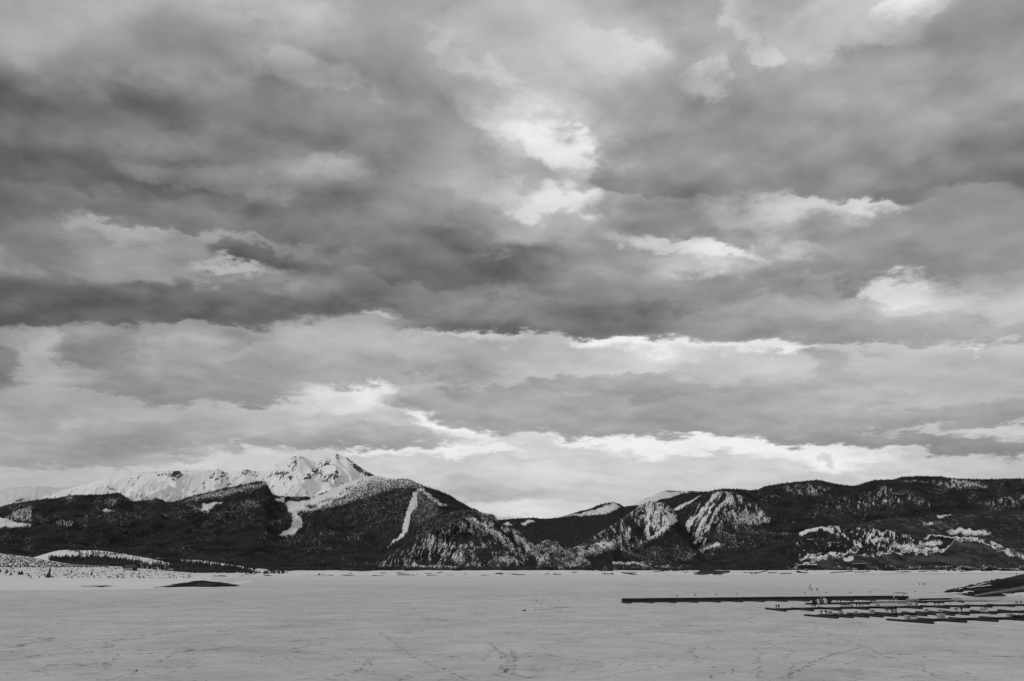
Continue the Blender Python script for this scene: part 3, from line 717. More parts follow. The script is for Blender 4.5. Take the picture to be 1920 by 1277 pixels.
# hills on the right
T10 = ridge('aspen_slope', cz([(1340, 1066), (1400, 1040), (1440, 1022), (1480, 1010), (1530, 994), (1580, 983), (1650, 974), (1720, 969), (1800, 963), (1900, 960), (2080, 950)], 3300),
            2450, 6, M_hill, rows=70, prof=1.2, relief=0.10, rl=260, forest=(1.0, 0.22), rock=(.45, .3), seed=91,
            ops=[('L', [(1760, 968), (1785, 963)], .0, None, 3), ('L', [(1732, 982), (1745, 981)], .0, None, 2.5),
                 ('P', [(1774, 997), (1800, 992), (1845, 996), (1860, 1000), (1840, 1003), (1785, 1002)], .45, 0, 2.5),
                 ('P', [(1785, 994), (1830, 995), (1842, 999), (1800, 1000)], .0, 0, 1.5)], wob=4)
T11 = ridge('marina_hill', cz([(1270, 1068), (1300, 1062), (1340, 1052), (1400, 1036), (1450, 1020), (1490, 1003), (1510, 993), (1530, 989), (1560, 985), (1600, 989), (1640, 990), (1690, 997),
             (1720, 1000), (1740, 1002), (1780, 1003), (1810, 1005), (1840, 1008), (1870, 1018), (1900, 1033), (1925, 1042), (2060, 1062)], 2550),
            2090, 6, M_near, rows=110, step=1.2, prof=1.1, relief=0.14, rl=90, forest=(1.1, 0.22), rock=(.0, .1), seed=101, fl=9, wob=5,
            ops=[('P', [(1500, 998), (1525, 990), (1560, 986), (1580, 988), (1560, 993), (1520, 998), (1500, 1004)], .1, 0, 1.5),
                 ('S', ([(1555, 988), (1640, 990), (1700, 1002), (1738, 1007), (1740, 1020), (1700, 1032), (1640, 1038), (1600, 1026), (1550, 1003)], 80, 6, 3.2, .26, .58), 1.12, .95, 5),
                 ('S', ([(1490, 1008), (1560, 1000), (1600, 1030), (1560, 1040), (1480, 1048)], 20, 6, 2.6, .24, .44), 1.3, .9, 6),
                 ('L', [(1497, 1049), (1510, 1045), (1535, 1045), (1560, 1040), (1585, 1036), (1612, 1032)], -.2, 0, 3), ('L', [(1515, 1040), (1540, 1038)], .0, 0, 2),
                 ('L', [(1690, 1033), (1740, 1031), (1790, 1033)], -.1, 0, 2.5), ('E', (1745, 1020, 22, 8), .3, 0, .8),
                 ('L', [(1738, 1006), (1790, 1007.5), (1830, 1011)], .0, 0, 2.6), ('S', ([(1825, 1006), (1870, 1016), (1925, 1040), (1925, 1052), (1870, 1030), (1830, 1014)], 70, 7, 5, .4, .6), .9, 1.1, 2), ('E', (1700, 1026, 40, 5), .4, 0, .9), ('E', (1650, 1012, 20, 6), .3, 0, .9),
                 ('P', [(1790, 1012), (1830, 1015), (1870, 1030), (1925, 1050), (1980, 1064), (1640, 1064), (1610, 1050), (1640, 1040), (1700, 1037), (1770, 1036), (1785, 1022)], -.2, 1.15, 5),
                 ('P', [(1530, 1048), (1600, 1042), (1640, 1046), (1640, 1066), (1480, 1066)], -.2, 1.2, 3),
                 ('E', (1596, 1048, 11, 6), .1, -1, .6), ('L', [(1500, 1059), (1530, 1058)], .0, -1, 2)])
# low hills on the left shore
T14 = ridge('wooded_point', cz([(150, 1062), (200, 1050), (240, 1045), (290, 1046), (340, 1049), (370, 1050), (400, 1054), (430, 1058), (450, 1061), (480, 1066), (500, 1067), (520, 1072), (540, 1076)], 1750),
            1340, 0, M_near, rows=60, step=1.2, relief=0.05, rl=80, forest=(1.15, 0.1), rock=(-.2, .1), seed=111, fl=10, back=0.12,
            ops=[('L', [(342, 1051), (380, 1054), (420, 1058), (445, 1063), (470, 1068)], .35, 0, 4), ('P', [(465, 1071), (480, 1066), (500, 1066), (512, 1073), (490, 1075)], .1, 0, 1.5), ('L', [(293, 1046), (302, 1046)], 0, 0, 2)])
T13 = ridge('snowy_knoll', cz([(60, 1046), (80, 1040), (100, 1034), (120, 1031), (150, 1032), (180, 1032), (210, 1035), (240, 1040), (280, 1047), (310, 1053), (340, 1062), (380, 1076)], 1650),
            1300, 0, M_near, rows=60, step=1.2, relief=0.12, rl=50, forest=(0.15, 0.55), rock=(-.2, .1), seed=121, fl=10, back=0.12,
            ops=[('P', [(95, 1046), (150, 1043), (200, 1044), (225, 1048), (262, 1054), (262, 1066), (90, 1066)], 1.1, 0, 2), ('P', [(150, 1034), (225, 1036), (260, 1045), (200, 1042), (150, 1041)], .55, 0, 3),
                 ('E', (140, 1034, 14, 2.5), .7, 0, .6), ('P', [(262, 1054), (300, 1056), (330, 1068), (262, 1068)], .75, 0, 3)])
T12 = ridge('near_left_shore', cz([(-200, 1020), (-60, 1030), (0, 1037.5), (60, 1045), (120, 1056), (170, 1059.5), (240, 1063), (300, 1069), (350, 1073), (400, 1078.5), (440, 1081), (475, 1083)],
            lambda x: 1450 - 0.0 * x - max(0, x - 200) * 0.55), 0, 0.02, M_near, rows=120, step=1.2, prof=2.4, relief=0.02, rl=60, forest=(-.6, 0.0), rock=(-.6, .1), seed=131, fl=8, back=0.1,
            base=[(-200, 1108.5), (0, 1107.5), (120, 1106.5), (250, 1105), (350, 1103.5), (420, 1101), (475, 1090)], crestn=0.3,
            ops=[('L', [(10, 1062), (100, 1062.5), (200, 1063.5), (330, 1068)], .9, 0, 1.2)])

# far shore apron and valley floor
def sheet():
    pxs = np.arange(-250, 2250, 2.0)
    a = (pxs - 960) / 1554.0
    shore_px = [-250, 380, 430, 520, 700, 900, 1100, 1290, 1310, 1370, 1450, 1560, 1640, 1750, 1850, 2250]
    shore_py = [1082, 1082, 1080.5, 1079.5, 1079, 1078.5, 1077.5, 1077, 1077.5, 1078, 1077, 1077, 1075.6, 1074.8, 1074.2, 1074.0]
    d0 = 18595.0 / (np.interp(pxs, shore_px, shore_py) - 1064.0 + (fbm(pxs / 40, pxs * 0, 5, 3) - .5) * 2.6)
    d = np.array([0, .006, .012, .02, .03, .045, .06, .08, .1, .125, .15, .18, .21, .24, .27, .3, .35, .4, .5, .6, .8, 1.0, 1.6, 2.6, 5.0, 9.0])
    d1 = np.full_like(d0, 2300.0)
    Y = d0[:, None] + (np.maximum(d1 - d0, 500))[:, None] * d[None]
    top = 11.5 - 5.2 / 1617 * 1900
    Z = np.where(d[None] < .6, top * (d[None] / .6) ** 0.8, top + (d[None] - .6) * 1.6) + 0 * Y
    Z = Z + (fbm(Y / 60 + a[:, None] * 30, a[:, None] * 60, 4, 8) - .5) * 1.8 * np.clip(d * 12, 0, 1)[None]
    Z[:, 0] = -0.3
    X = a[:, None] * Y
    px, py = project(X, Y, Z)
    fo = np.full(X.shape, -.5); ro = np.full(X.shape, -.6)
    fo = np.where((d[None] > .55) & (px < 1640), 1.1, fo); ro = np.where((d[None] > .5) & (px > 1640), 1.3, ro)
    ops = []
    for s in [(400, 1080, 425, 1080), (452, 1080, 470, 1080.5), (495, 1079, 512, 1080), (590, 1078.5, 625, 1079), (590, 1081, 600, 1076), (640, 1078, 665, 1079), (690, 1079, 720, 1079.5),
              (745, 1077, 780, 1079), (800, 1078, 820, 1079), (840, 1078, 858, 1079), (905, 1078, 918, 1079), (930, 1075.5, 942, 1077), (960, 1077, 985, 1078), (1020, 1078, 1030, 1075),
              (1038, 1076, 1052, 1077), (1130, 1076, 1150, 1076.5), (1165, 1074, 1180, 1076), (1180, 1076, 1195, 1077),
              (1302, 1076.5, 1330, 1074.5), (1312, 1075, 1350, 1076), (1350, 1077, 1368, 1073), (1405, 1075, 1420, 1073), (1415, 1076, 1440, 1070), (1440, 1074, 1456, 1073.5),
              (1462, 1075.5, 1485, 1074), (1495, 1073.5, 1512, 1075), (1556, 1074, 1600, 1071.5), (1602, 1073.5, 1630, 1071.5), (1692, 1071.5, 1708, 1071.5), (1722, 1071.5, 1738, 1071), (1742, 1071, 1756, 1071), (1775, 1070.5, 1780, 1070.5),
              (1800, 1072, 1830, 1069.5), (1805, 1067, 1830, 1067), (1840, 1070.5, 1860, 1070)]:
        ops.append(('L', [(s[0], s[1]), (s[2], s[3])], None, 1.5, 1.2))
    for k in range(34):
        x_ = 440 + 1420 * rng.random(); y_ = np.interp(x_, [440, 1300, 1860], [1078.5, 1075.5, 1071]) - 3.5 * rng.random(); w_ = 4 + 22 * rng.random() ** 2
        ops.append(('L', [(x_, y_), (x_ + w_, y_ + rng.normal() * .8)], None, 1.3, .8 + .5 * rng.random()))
    ops.append(('P', [(1318, 1066), (1340, 1069), (1372, 1071), (1345, 1077), (1300, 1078)], None, 1.4, .6))
    ops.append(('P', [(1865, 1062), (1990, 1062), (1990, 1070.5), (1885, 1070.5)], None, 1.4, .6))
    fo, ro = paint(px, py, fo, ro, ops, 0.9, 44)
    n, m = X.shape
    idx = np.arange(n * m).reshape(n, m)
    Fc = np.stack([idx[:-1, :-1], idx[1:, :-1], idx[1:, 1:], idx[:-1, 1:]], -1).reshape(-1, 4)
    o = make_mesh('far_shore', np.stack([X, Y, Z], -1).reshape(-1, 3), Fc, M_near, attrs={'forest': fo, 'rock': ro}, smooth=True)
    o['kind'] = 'structure'
    return dict(X=X, Y=Y, Z=Z, px=px, py=py, fo=fo, ro=ro, rows=m, o=o)
TS = sheet()

def tree_line(name, label, pts, N_, hmin, hmax, spread=60, slim=0.2, seed=0):
    """trees along a polyline of photo columns: (px, D0, density)"""
    xs = np.array([p[0] for p in pts], float); Ds = np.array([p[1] for p in pts], float); de = np.array([p[2] for p in pts], float)
    gx = np.linspace(xs[0], xs[-1], 2000); w = np.interp(gx, xs, de) * (0.15 + sstep(fbm(gx / 12, gx * 0 + seed, 3, seed), .35, .6)); w /= w.sum()
    x = rng.choice(gx, N_, p=w) + rng.random(N_) * 1.0
    D = np.interp(x, xs, Ds) + rng.random(N_) * spread + (fbm(x / 45, x * 0, 4, seed + 3) - .5) * 420
    a = (x - 960) / 1554.0
    X = a * D
    ci = np.clip(((x + 250) / 2).astype(int), 0, TS['X'].shape[0] - 1)
    Z = np.array([np.interp(D[k], TS['Y'][ci[k]], TS['Z'][ci[k]]) for k in range(N_)])
    hh = hmin + (hmax - hmin) * rng.random(N_) ** 1.3
    V, Fc = cones(np.stack([X, D, Z - .3], -1), hh, hh * slim * (.7 + .6 * rng.random(N_)), 5, 2)
    return tag(make_mesh(name, V, Fc, M_tree), label, 'forest', kind='stuff')

# forests (uncountable)
forest_on(T3, 'forest', 'dark conifer forest on the long mountain left of the saddle', 150000, 5, 12, thr=.12, slim=.17)
forest_on(T5, 'forest', 'dark distant forest in the saddle between the mountains', 20000, 9, 16, M_tree_far, thr=.2, slim=.16)
forest_on(T7, 'forest', 'dark conifer forest on the right hand mountain range', 115000, 5, 11, thr=.12, slim=.17)
forest_on(T4, 'forest', 'scattered conifers on the rocky crag above the lake', 22000, 3, 8, thr=.2, slim=.18)
forest_on(T8, 'forest', 'scattered conifers on the pointed crag', 19000, 3, 8, thr=.2, slim=.18)
forest_on(T9, 'forest', 'conifers on the low rocky knobs', 7000, 3, 7, thr=.3, slim=.18)
forest_on(T10, 'forest', 'thin woodland on the slope behind the marina hill', 16000, 4, 9, M_tree_far, thr=.3, slim=.15)
forest_on(T11, 'forest', 'conifers and brush on the snowy hill above the marina', 17000, 2.5, 6.5, thr=.25, slim=.2, tiers=2)
forest_on(T2, 'forest', 'thin tree line under the snow peaks', 4000, 6, 12, thr=.2, slim=.16)
forest_on(T14, 'forest', 'dark wood on the low point at the left shore', 3200, 4, 9, thr=.3, slim=.2, tiers=2, seg=5)
forest_on(T13, 'forest', 'wood on the snowy knoll at the left shore', 2300, 3, 7, thr=.3, slim=.2, tiers=2, seg=5)
tree_line('forest', 'dark band of trees along the far shore', [(505, 1760, 1), (640, 1800, 1.3), (800, 1850, 1.3), (900, 1850, 1), (1000, 1900, 1.2), (1150, 1900, .9), (1250, 1900, .6), (1310, 1900, 1.5), (1450, 1950, 1.2)], 5200, 5, 10, 160)
tree_line('forest', 'tree clumps along the snowy shore under the marina hill', [(1440, 1960, 1), (1520, 1980, .7), (1600, 1980, .5), (1660, 2000, .8), (1770, 2060, .9), (1800, 2080, .2), (1820, 2080, .0)], 420, 4, 9, 40, .24, 5)

# ------------------------------------------------------------------ lake ice
def lake_mat():
    m, nt, p = mat('wind_scoured_ice')
    big = mnoise(nt, mpos(nt, (1, 1, 1)), 0.006, 4, 0.5)
    streak = mnoise(nt, mpos(nt, (1.0, 1.1, 1), 0.1), 0.07, 8, 0.68, 0.8)
    fine = mnoise(nt, mpos(nt, (1, .8, 1)), 0.55, 6, 0.7)
    g = nt.nodes.new('ShaderNodeNewGeometry'); s = nt.nodes.new('ShaderNodeSeparateXYZ')
    nt.links.new(g.outputs['Position'], s.inputs[0])
    # drifted snow thickens with distance; lens vignette is also painted into the near tone
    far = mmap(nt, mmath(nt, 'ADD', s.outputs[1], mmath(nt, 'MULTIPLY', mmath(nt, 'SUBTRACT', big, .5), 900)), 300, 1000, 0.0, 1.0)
    c = mmap(nt, streak, 0.32, 0.68, 0.52, 0.71, False)
    c = mmath(nt, 'ADD', c, mmath(nt, 'MULTIPLY', mmath(nt, 'SUBTRACT', fine, 0.5), 0.26))
    c = mmath(nt, 'ADD', c, mmath(nt, 'MULTIPLY', mmath(nt, 'SUBTRACT', big, 0.5), 0.22))
    # refrozen cracks: warped cell borders, broken up by patches
    wv = nt.nodes.new('ShaderNodeTexNoise'); wv.inputs['Scale'].default_value = 0.12; wv.inputs['Detail'].default_value = 6; wv.inputs['Roughness'].default_value = .6
    nt.links.new(mpos(nt), wv.inputs['Vector'])
    va = nt.nodes.new('ShaderNodeVectorMath'); va.operation = 'MULTIPLY_ADD'
    nt.links.new(wv.outputs['Color'], va.inputs[0]); va.inputs[1].default_value = (14, 14, 0)
    nt.links.new(mpos(nt), va.inputs[2])
    for sc, lo, wid, dark, sd in ((0.045, .45, .010, .55, 0.021), (0.11, .46, .014, .42, 0.05), (0.3, .47, .03, .45, 0.08)):
        vo = nt.nodes.new('ShaderNodeTexVoronoi'); vo.feature = 'DISTANCE_TO_EDGE'; vo.inputs['Scale'].default_value = sc
        nt.links.new(va.outputs[0], vo.inputs['Vector'])
        line = mmap(nt, vo.outputs['Distance'], wid * .3, wid * 1.6, 1.0, 0.0)
        patch = mmap(nt, mnoise(nt, mpos(nt), sd, 5, .6), lo, lo + .12)
        grit = mmap(nt, mnoise(nt, mpos(nt), 0.7, 3, .7), .42, .58)
        k = mmath(nt, 'MULTIPLY', mmath(nt, 'MULTIPLY', line, patch), grit)
        c = mmath(nt, 'MULTIPLY', c, mmath(nt, 'SUBTRACT', 1.0, mmath(nt, 'MULTIPLY', k, dark)))
    # dark grit in small patches
    sp = mmap(nt, mnoise(nt, mpos(nt, (1, 1.8, 1)), 0.9, 5, .7), .60, .72)
    sp2 = mmap(nt, mnoise(nt, mpos(nt), 0.06, 4, .6), .48, .62)
    c = mmath(nt, 'MULTIPLY', c, mmath(nt, 'SUBTRACT', 1.0, mmath(nt, 'MULTIPLY', mmath(nt, 'MULTIPLY', sp, sp2), .5)))
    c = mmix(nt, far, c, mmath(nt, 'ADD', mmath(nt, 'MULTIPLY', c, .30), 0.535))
    nt.links.new(c, p.inputs['Base Color'])
    p.inputs['Roughness'].default_value = 0.9
    p.inputs['Specular IOR Level'].default_value = 0.0
    return m
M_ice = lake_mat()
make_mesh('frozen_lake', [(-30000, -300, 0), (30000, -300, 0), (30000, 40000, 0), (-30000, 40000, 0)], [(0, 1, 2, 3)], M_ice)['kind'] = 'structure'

# individual long cracks that can be followed in the photograph
def crack_mat():
    m, nt, p = mat('refrozen_crack')
    n = mnoise(nt, mpos(nt), 0.5, 5, .7)
    nt.links.new(mmap(nt, n, .3, .7, .26, .52), p.inputs['Base Color'])
    p.inputs['Roughness'].default_value = .8
    return m
M_crack = crack_mat()
def cracks():
    lines = [([(1030, 1280), (1040, 1266), (1062, 1253), (1085, 1246)], 1), ]
    lines = [([(x / 2 + 960, y / 2 + 1100) for x, y in pts], w) for pts, w in [
        ([(1030, 350), (1050, 325), (1100, 300), (1150, 275), (1200, 255), (1260, 240), (1320, 228)], .55),
        ([(980, 350), (1010, 335), (1060, 325)], .3), ([(1045, 310), (1060, 290), (1110, 285)], .25),
        ([(1130, 155), (1180, 172), (1250, 200), (1320, 225), (1400, 260)], .3), ([(1400, 260), (1470, 280), (1540, 300), (1555, 320), (1600, 340)], .25),
        ([(670, 218), (685, 232), (668, 245), (700, 268)], .35), ([(910, 225), (930, 250), (920, 280), (930, 320), (915, 345)], .3),
        ([(735, 305), (760, 298), (830, 303), (820, 325), (770, 322), (735, 338), (770, 350)], .3),
        ([(0, 235), (12, 270), (5, 300), (20, 350)], .45), ([(20, 270), (60, 262), (130, 252), (170, 265), (300, 280)], .3),
        ([(280, 352), (420, 325), (560, 300), (650, 288)], .25), ([(940, 205), (1000, 225), (1060, 245), (1010, 272)], .2),
        ([(470, 238), (560, 215), (640, 225)], .15), ([(200, 128), (310, 135), (410, 150)], .3)]]
    lines += [([(x / 2, y / 2 + 1100) for x, y in pts], w) for pts, w in [
        ([(400, 350), (480, 330), (540, 305), (600, 280), (640, 255), (670, 238)], .3), ([(480, 310), (560, 325), (640, 318), (730, 300), (700, 280), (712, 262)], .25),
        ([(1100, 350), (1220, 340), (1340, 318), (1380, 285), (1378, 268)], .4), ([(1420, 170), (1480, 210), (1530, 250), (1600, 285), (1700, 325), (1760, 352)], .35),
        ([(940, 270), (1040, 250), (1130, 245), (1260, 262)], .25), ([(1310, 275), (1400, 290), (1520, 285), (1660, 280), (1730, 268), (1700, 260)], .25),
        ([(1840, 210), (1850, 225), (1900, 262), (1920, 280)], .4), ([(1840, 290), (1880, 300), (1900, 320), (1850, 330), (1920, 340)], .45), ([(1810, 275), (1860, 235)], .3),
        ([(180, 218), (260, 222), (262, 232), (200, 236)], .2), ([(0, 262), (60, 240), (150, 230)], .2), ([(300, 335), (400, 315), (410, 290), (480, 295)], .25), ([(60, 330), (150, 315), (230, 345)], .2),
        ([(0, 180), (120, 175), (300, 172)], .12), ([(1600, 325), (1660, 318)], .25), ([(1880, 260), (1905, 300), (1915, 350)], .6)]]
    V = []; Fc = []
    for pts, w in lines:
        P = []
        for (x0, y0), (x1, y1) in zip(pts[:-1], pts[1:]):
            g0, g1 = gnd(x0, y0), gnd(x1, y1)
            n = max(4, int((g1 - g0).length / 0.7))
            for k in range(n): P.append(g0.lerp(g1, k / n))
        for k in range(1, len(P)):
            j = Vector((float(rng.normal()), float(rng.normal()), 0)) * 0.28
            P[k] = P[k] + j
        last = None
        for k in range(len(P) - 1):
            t = (P[k + 1] - P[k]);
            if t.length < 1e-4 or rng.random() < .22: last = None; continue
            t.normalize(); nn = Vector((-t.y, t.x, 0)) * w * (0.15 + 0.55 * float(rng.random()))
            i = len(V)
            V += [tuple(P[k] + nn + Vector((0, 0, .004))), tuple(P[k] - nn + Vector((0, 0, .004))), tuple(P[k + 1] - nn * .8 + Vector((0, 0, .004))), tuple(P[k + 1] + nn * .8 + Vector((0, 0, .004)))]
            Fc.append((i, i + 1, i + 2, i + 3))
    o = make_mesh('ice_cracks', V, Fc, M_crack)
    tag(o, kind='structure')
cracks()

# ------------------------------------------------------------------ low banks on the ice (heightfield patches)
def patch(name, outline, h, mat_, ro, label=None, bumps=.25, seed=0, snowtop=None):
    """a low bank whose foot follows the outline drawn on the lake plane"""
    G = [gnd(x, y) for x, y in outline]
    xs = np.array([g.x for g in G]); ys = np.array([g.y for g in G])
    nx, ny = 150, 60
    X, Y = np.meshgrid(np.linspace(xs.min() - 4, xs.max() + 4, nx), np.linspace(ys.min() - 6, ys.max() + 6, ny), indexing='ij')
    sx_ = (xs.max() - xs.min()) / 3.0; sy_ = (ys.max() - ys.min()) / 3.0
    sd_ = poly_sd(X / sx_, Y / sy_, list(zip(xs / sx_, ys / sy_)))
    sd_ = sd_ + (fbm(X / 5, Y / 9, 4, seed) - .5) * .35
    u = np.clip(-sd_ / 0.9, -.3, 1)
    Z = np.where(u > 0, h * sstep(u, -.1, 1), u * 1.0) + (fbm(X / 3, Y / 3, 4, seed + 3) - .5) * bumps * (u > 0) - 0.02
    n, m = X.shape
    idx = np.arange(n * m).reshape(n, m)
    Fc = np.stack([idx[:-1, :-1], idx[1:, :-1], idx[1:, 1:], idx[:-1, 1:]], -1).reshape(-1, 4)
    R = np.full(X.shape, ro)
    if snowtop is not None: R = np.where(Y > snowtop + (fbm(X / 8, Y / 8, 3, 4) - .5) * 20, -.6, R)
    o = make_mesh(name, np.stack([X, Y, Z], -1).reshape(-1, 3), Fc, mat_, attrs={'forest': np.full(X.shape, -.6), 'rock': R}, smooth=True)
    return tag(o, kind='structure')
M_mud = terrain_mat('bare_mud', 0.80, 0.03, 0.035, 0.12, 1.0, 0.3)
patch('mud_bank', [(302, 1101), (318, 1098), (330, 1094), (360, 1090), (400, 1088.5), (425, 1092), (442, 1099.3), (410, 1100.5), (380, 1100.8), (350, 1100.6), (325, 1101.6)], 3.7, M_mud, 1.5, seed=4, snowtop=640)
patch('mud_flat', [(122, 1099.5), (150, 1098.6), (175, 1098.2), (222, 1097.3), (220, 1099), (200, 1101), (185, 1102.5), (170, 1100.6), (140, 1100.4)], .22, M_mud, .95, bumps=.2, seed=9)

# gravel spit on the right
TR = ridge('gravel_spit', [(1764, 1110.6, 398), (1775, 1108.2, 405), (1790, 1104.5, 405), (1810, 1100, 402), (1830, 1095.5, 400), (1850, 1091, 400), (1880, 1085, 396), (1920, 1076, 388), (1990, 1060, 370), (2120, 1035, 350), (2400, 1030, 330), (3400, 1030, 330)],
           0, -0.06, M_mud, rows=70, step=1.2, prof=.8, relief=.03, rl=20, forest=(-.6, 0), rock=(1.25, .25), seed=141, back=0.16, crestn=.3,
           base=[(1764, 1111.5), (1780, 1112), (1800, 1114.5), (1812, 1117.5), (1830, 1120), (1860, 1120.5), (1890, 1119), (1920, 1117.5), (1990, 1119), (2120, 1128), (2400, 1135), (3400, 1135)], wob=1.0,
           ops=[('P', [(1786, 1106), (1800, 1102.5), (1811, 1100.5), (1800, 1104), (1790, 1107)], None, -.6, .5), ('P', [(1824, 1097), (1840, 1092), (1860, 1089.5), (1850, 1093), (1832, 1097)], None, -.6, .5),
                ('L', [(1808, 1109.5), (1826, 1109.3)], None, .2, 1.2), ('L', [(1812, 1102), (1832, 1099), (1858, 1097.5)], None, .5, 1.2),
                ('P', [(1884, 1116), (1905, 1112), (1925, 1110), (1990, 1106), (1990, 1116), (1925, 1116), (1900, 1119)], None, -.6, 1.2), ('L', [(1880, 1113.5), (1896, 1113)], None, 0, 1.2),
                ('L', [(1765, 1111), (1790, 1112), (1815, 1112)], None, .1, 1.5)])
# a gravel track over the spit
def track():
    pts = [(1824, 1115.5, 1118.5), (1850, 1111, 1114.5), (1880, 1106, 1110.5), (1920, 1099, 1105), (1990, 1088, 1096)]
    T = TR; P = []
    X, Y, Z, px, py = (T[k] for k in ('X', 'Y', 'Z', 'px', 'py')); r = T['rows']
    V = []; Fc = []
    xs = np.linspace(1826, 1985, 90)
    for x in xs:
        yt = np.interp(x, [p[0] for p in pts], [p[1] for p in pts]); yb = np.interp(x, [p[0] for p in pts], [p[2] for p in pts])
        c = int(np.argmin(np.abs(px[:, r // 2] - x)))
        for y in np.linspace(yb, yt, 5):
            pc = py[c, :r]; o = np.argsort(pc)
            yy = np.interp(y, pc[o], Y[c, :r][o]); zz = np.interp(y, pc[o], Z[c, :r][o])
            V.append((X[c, 0] / Y[c, 0] * yy, yy, zz + .06))
    n = len(xs)
    for i in range(n - 1):
        for j in range(4):
            Fc.append((i * 5 + j, (i + 1) * 5 + j, (i + 1) * 5 + j + 1, i * 5 + j + 1))
    tag(make_mesh('gravel_track', V, Fc, simple('gravel', .14, .3, .4), smooth=True), kind='structure')
track()

def lumps(name, label, P, S, m, flat=.7, cat='shrubs'):
    """many small irregular lumps as one object"""
    base = np.array([(1, 0, 0), (-1, 0, 0), (0, 1, 0), (0, -1, 0), (0, 0, 1), (.6, .6, .5), (-.6, .6, .5), (.6, -.6, .5), (-.6, -.6, .5)], float)
    f = [(0, 5, 7), (5, 4, 7), (2, 5, 0), (2, 6, 5), (6, 4, 5), (1, 6, 2), (1, 8, 6), (8, 4, 6), (3, 8, 1), (3, 7, 8), (7, 4, 8), (0, 7, 3)]
    n = len(P)
    V = base[None] * (0.7 + .6 * rng.random((n, 9, 1))) * S[:, None, None]
    V[:, :, 2] *= flat
    V = V + P[:, None]
    Fc = (np.array(f)[None] + np.arange(n)[:, None, None] * 9).reshape(-1, 3)
    return tag(make_mesh(name, V.reshape(-1, 3), Fc, m), label, cat, kind='stuff')

def on_terrain(T, x, y):
    """the terrain point that stands at column x and photo row y"""
    r = T['rows']
    c = int(np.argmin(np.abs(T['px'][:, r // 2] - x)))
    pc = T['py'][c, :r]; o = np.argsort(pc)
    yy = float(np.interp(y, pc[o], T['Y'][c, :r][o])); zz = float(np.interp(y, pc[o], T['Z'][c, :r][o]))
    return Vector((T['X'][c, 0] / T['Y'][c, 0] * yy, yy, zz))

# riprap along the back edge of the spit
P = []; S = []
for k in range(170):
    x = 1770 + 110 * rng.random() ** 1.1
    y = np.interp(x, [1770, 1790, 1830, 1850, 1880], [1109.6, 1104.6, 1096, 1091.4, 1085.3])
    p = on_terrain(TR, x, y + .5 + rng.random() * 1.0); P.append(p); S.append(.2 + .55 * rng.random() ** 2)
lumps('riprap', 'dark boulders along the far edge of the gravel spit', np.array(P), np.array(S), M_dark, .9, 'boulders')

# shrubs and brush on the left shore
P = []; S = []
while len(P) < 3600:
    x = -10 + 370 * rng.random()
    lo = np.interp(x, [0, 60, 120, 240, 360], [1039, 1047, 1058, 1065, 1076]); hi = np.interp(x, [0, 200, 360], [1080, 1084.5, 1084])
    y = lo + (hi - lo) * rng.random()
    if fbm(np.array([x / 3]), np.array([y / 2]), 3, 4)[0] < .44 + (0.12 if y > 1064 else -.05) or (y > 1064 and rng.random() < .45): continue
    P.append(on_terrain(T12, x, y)); S.append((.3 + .65 * rng.random() ** 2) * (.7 if y > 1064 else 1.1))
lumps('brush', 'low dark brush scattered over the snowy left shore', np.array(P), np.array(S), M_tree, 1.3, 'brush')

# ------------------------------------------------------------------ single conifers of the left shore
def conifer(seed, broad):
    r = random.Random(seed)
    V = []; Fc = []
    tiers = 9
    for k in range(tiers):
        z0 = 0.06 + 0.86 * k / tiers; z1 = z0 + 0.22
        R = broad * (1 - k / tiers) ** 0.85 + 0.015
        s = 9
        i0 = len(V)
        for a in range(s):
            th = a / s * 2 * math.pi + r.random() * .5
            q = R * (0.55 + 0.75 * r.random())
            V.append((math.cos(th) * q, math.sin(th) * q, z0 - 0.03 * r.random() * (1 + R)))
        V.append((0.01 * r.random(), 0, min(z1, 1.0)))
        for a in range(s):
            Fc.append((i0 + a, i0 + (a + 1) % s, i0 + s))
    return V, Fc
CON = []
for s, b in ((1, .17), (2, .22), (3, .30), (4, .42)):
    root = bpy.data.objects.new('conifer', None); col.objects.link(root)
    V, Fc = conifer(s, b)
    cr = make_mesh('crown', V, Fc, M_tree, root)
    th = np.arange(6) * math.pi / 3
    tv = [(math.cos(a) * .022, math.sin(a) * .022, -.02) for a in th] + [(math.cos(a) * .006, math.sin(a) * .006, .9) for a in th]
    make_mesh('trunk', tv, [(i, (i + 1) % 6, 6 + (i + 1) % 6, 6 + i) for i in range(6)], M_trunk, root)
    CON.append(root)
used = set()
def copy_tree(root, name=None):
    c = root.copy(); col.objects.link(c)
    for ch in root.children:
        d = ch.copy(); col.objects.link(d); d.parent = c
        for g in ch.children:
            e = g.copy(); col.objects.link(e); e.parent = d
    return c
def put_conifer(k, p, h, label, rot):
    c = CON[k] if k not in used else copy_tree(CON[k]); used.add(k)
    c.location = p; c.scale = (h, h, h); c.rotation_euler = (0, 0, rot)
    tag(c, label, 'tree', 'single conifers on the snowy left shore')
